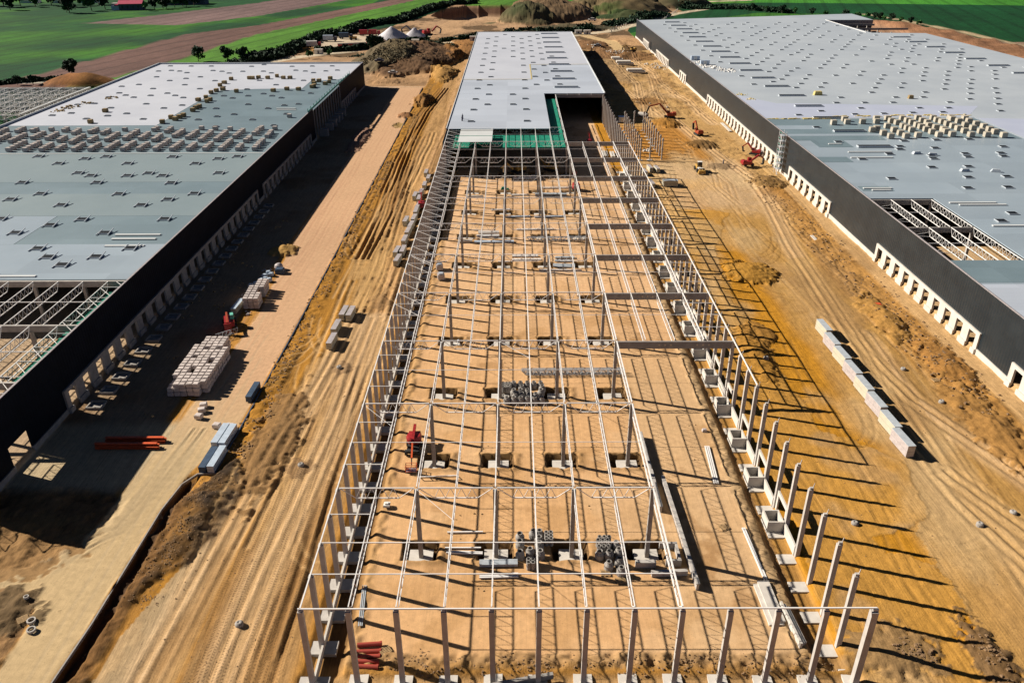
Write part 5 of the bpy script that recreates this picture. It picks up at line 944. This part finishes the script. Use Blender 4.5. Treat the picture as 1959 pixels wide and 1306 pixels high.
excavator('red wheeled digger with its arm folded down, nearest the white dock row', (123.5, 251, .3), R(-80), 'red', pose=((0, 1.2, 2.2), (0, 4.6, 4.6), (0, 7, 3), (0, 7, .6)), sc=.95, wheels=True)
excavator('dark yellow digger in the shade under the middle hall roof, left one', (29, 243, .1), R(120), 'yellow'); excavator('yellow digger with a raised arm under the middle hall roof, right one', (42, 246, .1), R(50), 'yellow')
excavator('yellow digger working far off on the dirt lane', (118.5, 570, gz(118, 570)), R(100), 'yellow', sc=1)
excavator('dark digger on the far gravel yard, arm up, right of the white heaps', (-60, 694, gz(-60, 694)), R(90), 'wall', sc=1.7); excavator('dark red digger on the far gravel yard, in front of the quarry track', (-50, 690, gz(-50, 690)), R(-60), 'red', sc=1.6)
# loader
t = thing('wheel_loader', 'white and yellow loader on the pale ground facing the camera', 'loader', (102, 243.5, gz(102, 243)+.1), R(182)); t.scale = (1.05,)*3
part('body', MB().box(-1.1, 1.1, -3.2, .2, 1, 2.3, taper=.85), 'yellow', t); part('front_frame', MB().box(-.9, .9, .3, 2, .9, 1.7), 'white', t); part('cab', MB().box(-.8, .8, -1, .6, 2.32, 3.6, taper=.9), 'glass', t); part('cab_roof', MB().box(-.85, .85, -1.05, .65, 3.62, 3.75), 'white', t)
for x in (-1.2, 1.2):
    for y in (-2.3, 1.4): part('wheel', MB().cyl((x-.3, y, .75), (x+.3, y, .75), .75, 14), 'rubber', t)
part('arms', MB().bar((-.5, 1, 1.6), (-.5, 3.4, .8), .25, .4).bar((.5, 1, 1.6), (.5, 3.4, .8), .25, .4), 'yellow', t); part('bucket', MB().box(-1.5, 1.5, 3.3, 4.4, .15, 1.3, taper=.8), 'yellow', t)
# red boom lift, seen from above
t = thing('boom_lift', 'red boom lift on the pad with its cage lowered towards the camera', 'boom lift', (7.7, 52.4, .1), 0)
part('chassis', MB().box(-1.15, 1.15, -1.9, 1.7, .55, 1.1), 'rubber', t)
for x in (-1.25, 1.25):
    for y in (-1.5, 1.4): part('wheel', MB().cyl((x-.25, y, .55), (x+.25, y, .55), .55, 14), 'rubber', t)
part('turntable', MB().lathe([(0, 1.15), (1.0, 1.15), (1.4, 1.3), (1.5, 2.2), (1.25, 2.7), (0, 2.8)], 18, (0, 1.3)), 'red', t); part('counterweight', MB().box(-1.3, 1.3, 1.6, 3.1, 1.1, 2.4, taper=.85), 'red', t)
part('boom', MB().bar((0, 3.9, 3.2), (0, -1.2, 2.6), .5, .5), 'red', t); part('boom_extension', MB().bar((0, -1.2, 2.55), (.2, -4.8, 1.6), .3, .3), 'orange', t); part('jib', MB().bar((.2, -4.8, 1.6), (.3, -6, 1.1), .2, .2), 'rubber', t)
cg = MB()
for z in (.5, 1.05, 1.6): cg.bar((-.7, -7.4, z), (1.3, -7.4, z), .07).bar((-.7, -6.2, z), (1.3, -6.2, z), .07).bar((-.7, -7.4, z), (-.7, -6.2, z), .07).bar((1.3, -7.4, z), (1.3, -6.2, z), .07)
for x in (-.7, .3, 1.3):
    for y in (-7.4, -6.2): cg.bar((x, y, .4), (x, y, 1.65), .06)
part('cage', cg, 'orange', t); part('cage_floor', MB().box(-.7, 1.3, -7.4, -6.2, .38, .46), 'steelb', t)
def lift(label, x, y, rz=0, sc=1):
    t = thing('boom_lift', label, 'boom lift', (x, y, .1), rz); t.scale = (sc,)*3
    part('body', MB().box(-1.2, 1.2, -1.6, 1.6, .7, 2.2, taper=.8), 'red', t); part('boom', MB().bar((0, -.5, 2.3), (0, 3.4, 4.4), .35), 'red', t); part('cage', MB().bar((-.5, 3.5, 4), (.5, 3.5, 4), .1).bar((-.5, 3.5, 5), (.5, 3.5, 5), .1).bar((-.5, 3.5, 4), (-.5, 3.5, 5), .1).bar((.5, 3.5, 4), (.5, 3.5, 5), .1), 'red', t)
    for a in (-1.1, 1.1):
        for b in (-1.2, 1.2): part('wheel', MB().cyl((a-.2, b, .45), (a+.2, b, .45), .45, 12), 'rubber', t)
lift('red boom lift on the far pad below the first concrete beam', 50.5, 219, .1, 1.2); lift('red boom lift in the dark mouth of the middle hall', 50, 285, 0); lift('small red and white lift at the edge of the hall shade', 61.5, 289, 0); lift('red lift half hidden behind the left panel stacks', -5.6, 198, .1, 1.1)
# telehandler
t = thing('telehandler', 'red telehandler with an orange boom carrying a lattice load at the edge of the shade', 'telehandler', (-44.3, 105.6, .1), R(200)); t.scale = (1.15,)*3
part('body', MB().box(-1.1, 1.1, -2.2, 2, .7, 1.8, taper=.9), 'red', t); part('cab', MB().box(-1.1, -.3, -1, .6, 1.82, 2.8, taper=.85), 'netl', t); part('boom', MB().bar((.35, -2.2, 2.3), (.35, 3.6, 2.5), .4), 'digger', t); part('fork_carriage', MB().box(-.4, 1.1, 3.7, 4, .4, 2.5), 'red', t)
for a in (-1.2, 1.2):
    for b in (-1.5, 1.5): part('wheel', MB().cyl((a-.25, b, .6), (a+.25, b, .6), .6, 14), 'rubber', t)
t = thing('lattice_load', 'short dark lattice frame in front of the red telehandler', 'girder', (-43.2, 99.6, .1), R(40)); part('girder', truss((-2.5, 0, 1.6), (3, 0, 1.6), 1.2, 5, .12, .4, .08), 'steelb', t)
# scaffold stair
t = thing('scaffold_tower', 'scaffold stair tower standing against the dark right wall', 'scaffold', (132.4, 240, .3))
for x in (-.9, .9):
    for y in (-1.6, 1.6): part('standard', MB().bar((x, y, 0), (x, y, 17), .12), 'steel', t)
for k in range(7):
    z = 2+2.2*k; part('deck', MB().box(-.85, .85, -1.55, 1.55, z, z+.1), 'steelb', t); part('rail', MB().bar((-.9, -1.6, z+1), (-.9, 1.6, z+1), .08).bar((-.9, -1.6, z+1), (.9, -1.6, z+1), .08), 'netl', t); part('stair', MB().bar((-.5, -1.4, z-2.1), (-.5, 1.4, z), .3, .12), 'steel', t)
# trucks and cars on the far yard
def lorry(label, x, y, rz, cabm, bodym, L=9, name='lorry', h=2.8):
    t = thing(name, label, 'lorry', (x, y, gz(x, y)+.2), rz); t.scale = (1.3,)*3
    part('cab', MB().box(-1.2, 1.2, L/2-2.2, L/2, .8, 3, taper=.93), cabm, t); part('cargo_body', MB().box(-1.25, 1.25, -L/2, L/2-2.5, 1, 1+h), bodym, t); part('chassis', MB().box(-.9, .9, -L/2, L/2-.2, .6, .98), 'rubber', t)
    for a in (-1.05, 1.05):
        for b in (-L/2+1, -L/2+2.4, L/2-1.2): part('wheel', MB().cyl((a-.2, b, .5), (a+.2, b, .5), .5, 12), 'rubber', t)
lorry('lorry with white box and dark red cab, near end of the far yard', -135, 610, R(-80), 'red', 'white'); lorry('grey tanker lorry on the far yard', -130, 650, R(-85), 'wall', 'blue'); lorry('grey lorry parked behind the tanker', -120, 668, R(-85), 'wall', 'navy')
lorry('dark red lorry near the white gravel heaps, left one', -106, 688, R(-85), 'red', 'red', 8); lorry('dark red lorry near the white gravel heaps, right one', -98, 690, R(-85), 'red', 'red', 8)
for i in range(5):
    t = thing('skip', 'bright red empty skip in the row behind the far hedge', 'skip', (-115+4.4*i, 619+1.6*i, gz(-110, 620)+.2), .2, 'red skips behind the far hedge'); part('skip_body', MB().box(-2.3, 2.3, -3, 3, .1, 1.8, taper=1.12), 'red', t); part('skip_top_sheet', MB().box(-2.2, 2.2, -2.9, 2.9, 1.82, 1.86), 'rubber', t)  # black sheet on top of the solid body, in place of an open inside
t = thing('tractor', 'brown-orange machine parked behind the red skips', 'tractor', (-112, 660, gz(-112, 660)), R(-80)); t.scale = (1.6,)*3; part('body', MB().box(-.8, .8, -2, 2, .7, 1.8), 'yellow', t); part('cab', MB().box(-.7, .7, -1.6, 0, 1.82, 2.9, taper=.85), 'glass', t)
for a in (-1, 1): part('wheel', MB().cyl((a-.25, -1.2, .8), (a+.25, -1.2, .8), .8, 12), 'rubber', t); part('wheel', MB().cyl((a-.2, 1.4, .5), (a+.2, 1.4, .5), .5, 12), 'rubber', t)
def car(label, x, y, rz, m, sc=1.1):
    t = thing('car', label, 'car', (x, y, gz(x, y)+.1), rz); t.scale = (sc,)*3
    part('body', MB().box(-.9, .9, -2.2, 2.2, .35, .95, taper=.97), m, t); part('cabin', MB().box(-.8, .8, -1.3, 1.1, .96, 1.5, taper=.78), 'glass', t); part('roof', MB().box(-.62, .62, -.95, .75, 1.51, 1.56), m, t)
    for a in (-.85, .85):
        for b in (-1.4, 1.4): part('wheel', MB().cyl((a-.12, b, .34), (a+.12, b, .34), .34, 12), 'rubber', t)
car('white car at the edge of the small turning area behind the left warehouse', -52.1, 470, R(80), 'white', 1.4); car('dark car beyond the turning area behind the left warehouse', -63, 487, R(85), 'wall', 1.4)
car('grey car parked at the end of the dirt lane, behind the middle hall', 95, 604, R(90), 'steelb', 1.3); car('pale van on the track between the grassy hills', 108, 800, R(80), 'white', 2)
p_ = MB().lathe([(0, 0), (.28, .02), (.3, .5), (.22, .9), (.3, 1.15), (.32, 1.4), (.1, 1.55), (.13, 1.65), (.15, 1.8), (.08, 1.93), (0, 1.95)], 10).mesh('person', M['wall'])
tag(link('person', p_, None, (114.2, 254.2, gz(114, 254)), 0), 'person in dark work clothes walking between the loader and the red diggers', 'person')
for x, y in ((4.7, 280.5), (4.7, 276.8)): tag(link('person', p_, None, (x, y, 13.5), 0, 1.15), 'person in dark work clothes standing near the left edge of the middle roof', 'person', 'two people on the middle roof')
# heaps
def cone(name, label, cat, x, y, r, h, m, seed=0):
    q = random.Random(seed); mb = MB(); n, k = 28, 9; mb.v.append((0, 0, h))
    for j in range(1, k+1):
        for i in range(n): a = 6.283*i/n; rr = r*j/k*(1+.12*math.sin(a*3+seed)+q.uniform(-.03, .03)); mb.v.append((rr*math.cos(a), rr*math.sin(a)*.9, h*(1-j/k)**1.0-.5*(j == k)+q.uniform(-.1, .1)))
    for i in range(n): mb.f.append((0, 1+i, 1+(i+1) % n))
    for j in range(k-1):
        for i in range(n): a = 1+j*n; mb.f.append((a+i, a+n+i, a+n+(i+1) % n, a+(i+1) % n))
    o = single(name, mb, m, label, cat, loc=(x, y, gz(x, y)-.3)); o.data.shade_smooth(); return o
cone('gravel_heap', 'large white gravel heap on the far yard', 'gravel heap', -79, 664, 17, 11, 'gravel', 1); cone('gravel_heap', 'smaller white gravel heap right of the large one', 'gravel heap', -61, 680, 11, 8, 'gravel', 2); cone('gravel_heap', 'low brown gravel heap in front of the white ones', 'gravel heap', -88, 641, 12, 6, 'gravelb', 3)
# ---------------------------------------------------------------- vegetation
def leaves(n, shape, size, seed, mb=None):
    q = random.Random(seed); mb = mb or MB()
    for _ in range(n):
        x, y, z = shape(q); s_ = size*q.uniform(.5, 1.2); a = Vector((q.gauss(0, 1), q.gauss(0, 1), q.gauss(0, 1))).normalized()*s_; b = a.cross(Vector((q.gauss(0, 1), q.gauss(0, 1), q.gauss(0, 1)))).normalized()*s_
        c = Vector((x, y, z)); k = len(mb.v); mb.v += [tuple(c-a-b), tuple(c+a-b), tuple(c+a+b), tuple(c-a+b)]; mb.f.append((k, k+1, k+2, k+3))
    return mb
def crown(r, h, z0, lobes, seed):
    q = random.Random(seed); L = [(q.uniform(-.5, .5)*r, q.uniform(-.5, .5)*r, z0+h*q.uniform(.25, .75), r*q.uniform(.35, .6)) for _ in range(lobes)]
    def f(q2):
        l = q2.choice(L); v = Vector((q2.gauss(0, 1), q2.gauss(0, 1), q2.gauss(0, 1))).normalized()*l[3]*(q2.random()**.4); return l[0]+v.x, l[1]+v.y, l[2]+v.z*.8
    return f
trees = []
for i in range(4):
    r = (3.6, 4.4, 3.2, 5)[i]; trees.append((leaves(700, crown(r, r*2, 1, 8, i), .5, i).mesh('crown', M['leaf' if i % 2 else 'leafl']), MB().cyl((0, 0, -.5), (.1, .1, 2.5), .3, 7, .2).cyl((.1, .1, 2.4), (1, .3, 5), .15, 6, .06).cyl((.1, .1, 2.4), (-.8, -.5, 5), .15, 6, .06).mesh('trunk', M['bark'])))
def tree(x, y, sc, k, label, group=None):
    t = thing('tree', label, 'tree', (x, y, gz(x, y)), k*1.7+x, group); t.scale = (sc,)*3; link('crown', trees[k % 4][0], t); link('trunk', trees[k % 4][1], t)
tree(-126, 552, .8, 0, 'small light green tree at the near side of the far road'); tree(-113, 566, .8, 2, 'slim young tree beside the far road'); tree(-87, 596, 1.3, 1, 'big dark tree, left of a pair, before the gravel yard hedge'); tree(-80, 597, 1.1, 3, 'dark tree, right of a pair, before the gravel yard hedge')
tree(-267, 478, 1.2, 1, 'round dark tree on the field edge left of the orange earth heap'); tree(-286, 446, .6, 3, 'low dark tree at the left field edge above the steel frame'); tree(-276, 446, .7, 1, 'second low dark tree at the left field edge above the steel frame')
tree(-205, 541, 1.1, 3, 'dark tree behind the far edge of the left roof, leftmost of three'); tree(-183, 541, 1.2, 1, 'dark tree behind the far edge of the left roof, middle of three'); tree(-172, 541, 1, 3, 'dark tree behind the far edge of the left roof, rightmost of three')
for i, (x, y) in enumerate(((-468, 933), (-460, 950), (-487, 912), (-480, 905), (-440, 960))): tree(x, y, 1.9 if i != 2 else 1.2, i, 'dark tree left of the pink-roofed farm building', 'trees left of the farm')
for i in range(8): tree(-404+5*i, 932+8*i+(i % 3)*5, 1.3+.25*(i % 3), i, 'dark tree in the belt right of the pink-roofed farm building', 'trees right of the farm')
tree(-570, 944, 1.6, 1, 'lone dark bush on the green field at the upper left edge')
for i in range(12): tree(-640+13*i, 985+(i % 3)*14, 2.0, i, 'dark tree in the belt along the upper left edge', 'trees along the upper left edge')
for i in range(9): tree(300+12*i, 900-14*i+(i % 2)*8, .9, i+1, 'dark bush in the line behind the right roof corner', 'bushes behind the right roof corner')
for i in range(7): tree(395+4*i, 815-11*i, .8, i, 'green bush at the start of the far right track', 'bushes at the far right track')
def hedge(pts, wd, h, label, n, m='leaf', seed=5, sz=.7):
    q = random.Random(seed); segs = list(zip(pts, pts[1:])); W = [math.hypot(b[0]-a[0], b[1]-a[1]) for a, b in segs]
    def f(q2):
        a, b = q2.choices(segs, W)[0]; t = q2.random(); x = a[0]+(b[0]-a[0])*t+q2.gauss(0, wd*.45); y = a[1]+(b[1]-a[1])*t+q2.gauss(0, wd*.45)
        return x, y, gz(x, y)-.3+h*(q2.random()**.7)*(.5+.5*hsh(int(x/4), int(y/4), 3))
    single('hedge', leaves(n, f, sz, seed), m, label, 'hedge')
hedge([(-128, 586), (-103, 593), (-92, 602), (-81, 615), (-70, 629), (-46, 648)], 2.2, 5, 'dark hedge along the near side of the far gravel yard', 9000, seed=5)
hedge([(-35, 648), (-15, 660), (0, 672)], 2.6, 5, 'short dark hedge behind the left edge of the middle roof', 1600, seed=6)
hedge([(-170, 540), (-150, 572), (-147, 631), (-142, 684), (-128, 700), (-119, 764), (-92, 799), (-80, 870), (-71, 925), (-52, 990), (-20, 1010)], 5, 6.5, 'long dark hedge between the bright green field and the site', 26000, seed=7, sz=.9)
hedge([(-175, 520), (-160, 540), (-148, 560)], 4, 5, 'low hedge corner behind the left roof at the start of the road', 2200, seed=8)
hedge([(20, 700), (50, 705), (85, 712), (100, 722)], 5, 5, 'dark scrub in front of the grassy hills behind the middle hall', 3500, seed=9)
hedge([(120, 760), (150, 800), (175, 830), (190, 850)], 7, 4, 'dark scrub along the track beside the second grassy hill', 8000, seed=10, sz=1)
hedge([(230, 930), (290, 930), (330, 880)], 9, 4.5, 'dark scrub belt behind the far edge of the right roof', 9000, seed=11, sz=1)
hedge([(-300, 448), (-280, 462), (-262, 470)], 3, 3, 'low scrub along the pale path at the left field edge', 1600, seed=12)
hedge([(-95, 560), (-60, 610), (-40, 620), (-20, 590)], 6, 1, 'low dark scrub over the crest of the big dark earth mound', 1600, seed=13, sz=.5)
# weeds on the big mound and hills
hedge([(-80, 500), (-70, 520), (-55, 500), (-45, 520)], 12, .8, 'grey-green weeds on the near slope of the big dark earth mound', 2500, mat('dry_weeds', (.13, .11, .065), .9, var=.3, scale=.3), 14, .35)
# farm
t = thing('farm_building', 'long farm building with a bright pink roof among dark trees at the upper left', 'farm building', (-425, 945, 0), .12)
part('wall', MB().box(-13, 13, -7, 7, 0, 7), 'wall', t); rf2 = part('roof', MB().quadbox([(-14, -8, 7), (14, -8, 7), (14, 8, 7), (-14, 8, 7), (-14, -.3, 10.5), (14, -.3, 10.5), (14, .3, 10.5), (-14, .3, 10.5)]), 'pink', t)
for i in range(4): part('window', MB().box(-10+6*i, -8+6*i, -7.1, -6.9, 2, 5), 'glass', t)
part('annex', MB().box(-22, -13.1, -6, 6, 0, 5), 'blue', t); part('annex_roof', MB().box(-18, -13.1, -8, -1, 5.1, 6.4, taper=.8), 'pink', t)
t = thing('farm_building', 'grey-blue flat-roofed barn to the right of the pink-roofed building', 'farm building', (-385, 1015, 0), .1); part('wall', MB().box(-24, 24, -10, 10, 0, 6), 'wall', t); part('roof', MB().box(-25, 25, -11, 11, 6.02, 7), 'navy', t)
t = thing('farm_building', 'small white barn left of the pink-roofed building', 'farm building', (-452, 965, 0), .1); part('wall', MB().box(-5, 5, -4, 4, 0, 5), 'white', t); part('roof', MB().box(-5.5, 5.5, -4.5, 4.5, 5.02, 5.8, taper=.9), 'concw', t)
for i, (x, w_) in enumerate(((-600, 22), (-560, 16), (-520, 26))):
    t = thing('greenhouse', 'bright white long shed beyond the dark belt at the upper left corner, %s' % ('leftmost', 'middle', 'rightmost')[i], 'shed', (x, 1045, 0)); part('wall', MB().box(-w_/2, w_/2, -6, 6, 0, 4), 'white', t); part('roof', MB().box(-w_/2, w_/2, -6.5, 6.5, 4.02, 5.5, taper=.8), 'white', t)
# fence of stones along the far track, pylon-like mast
many('fence_post', MB().box(-.5, .5, -.5, .5, 0, 2.4, taper=.7).mesh('fence_post', M['concw']), [(118+3.3*i, 712+8*i, gz(118+3.3*i, 712+8*i)) for i in range(7)]+[(170+3*i, 770+9*i, gz(170+3*i, 770+9*i)) for i in range(16)], 'pale stone post along the far track behind the right roof', 'post', 'pale posts along the far track')
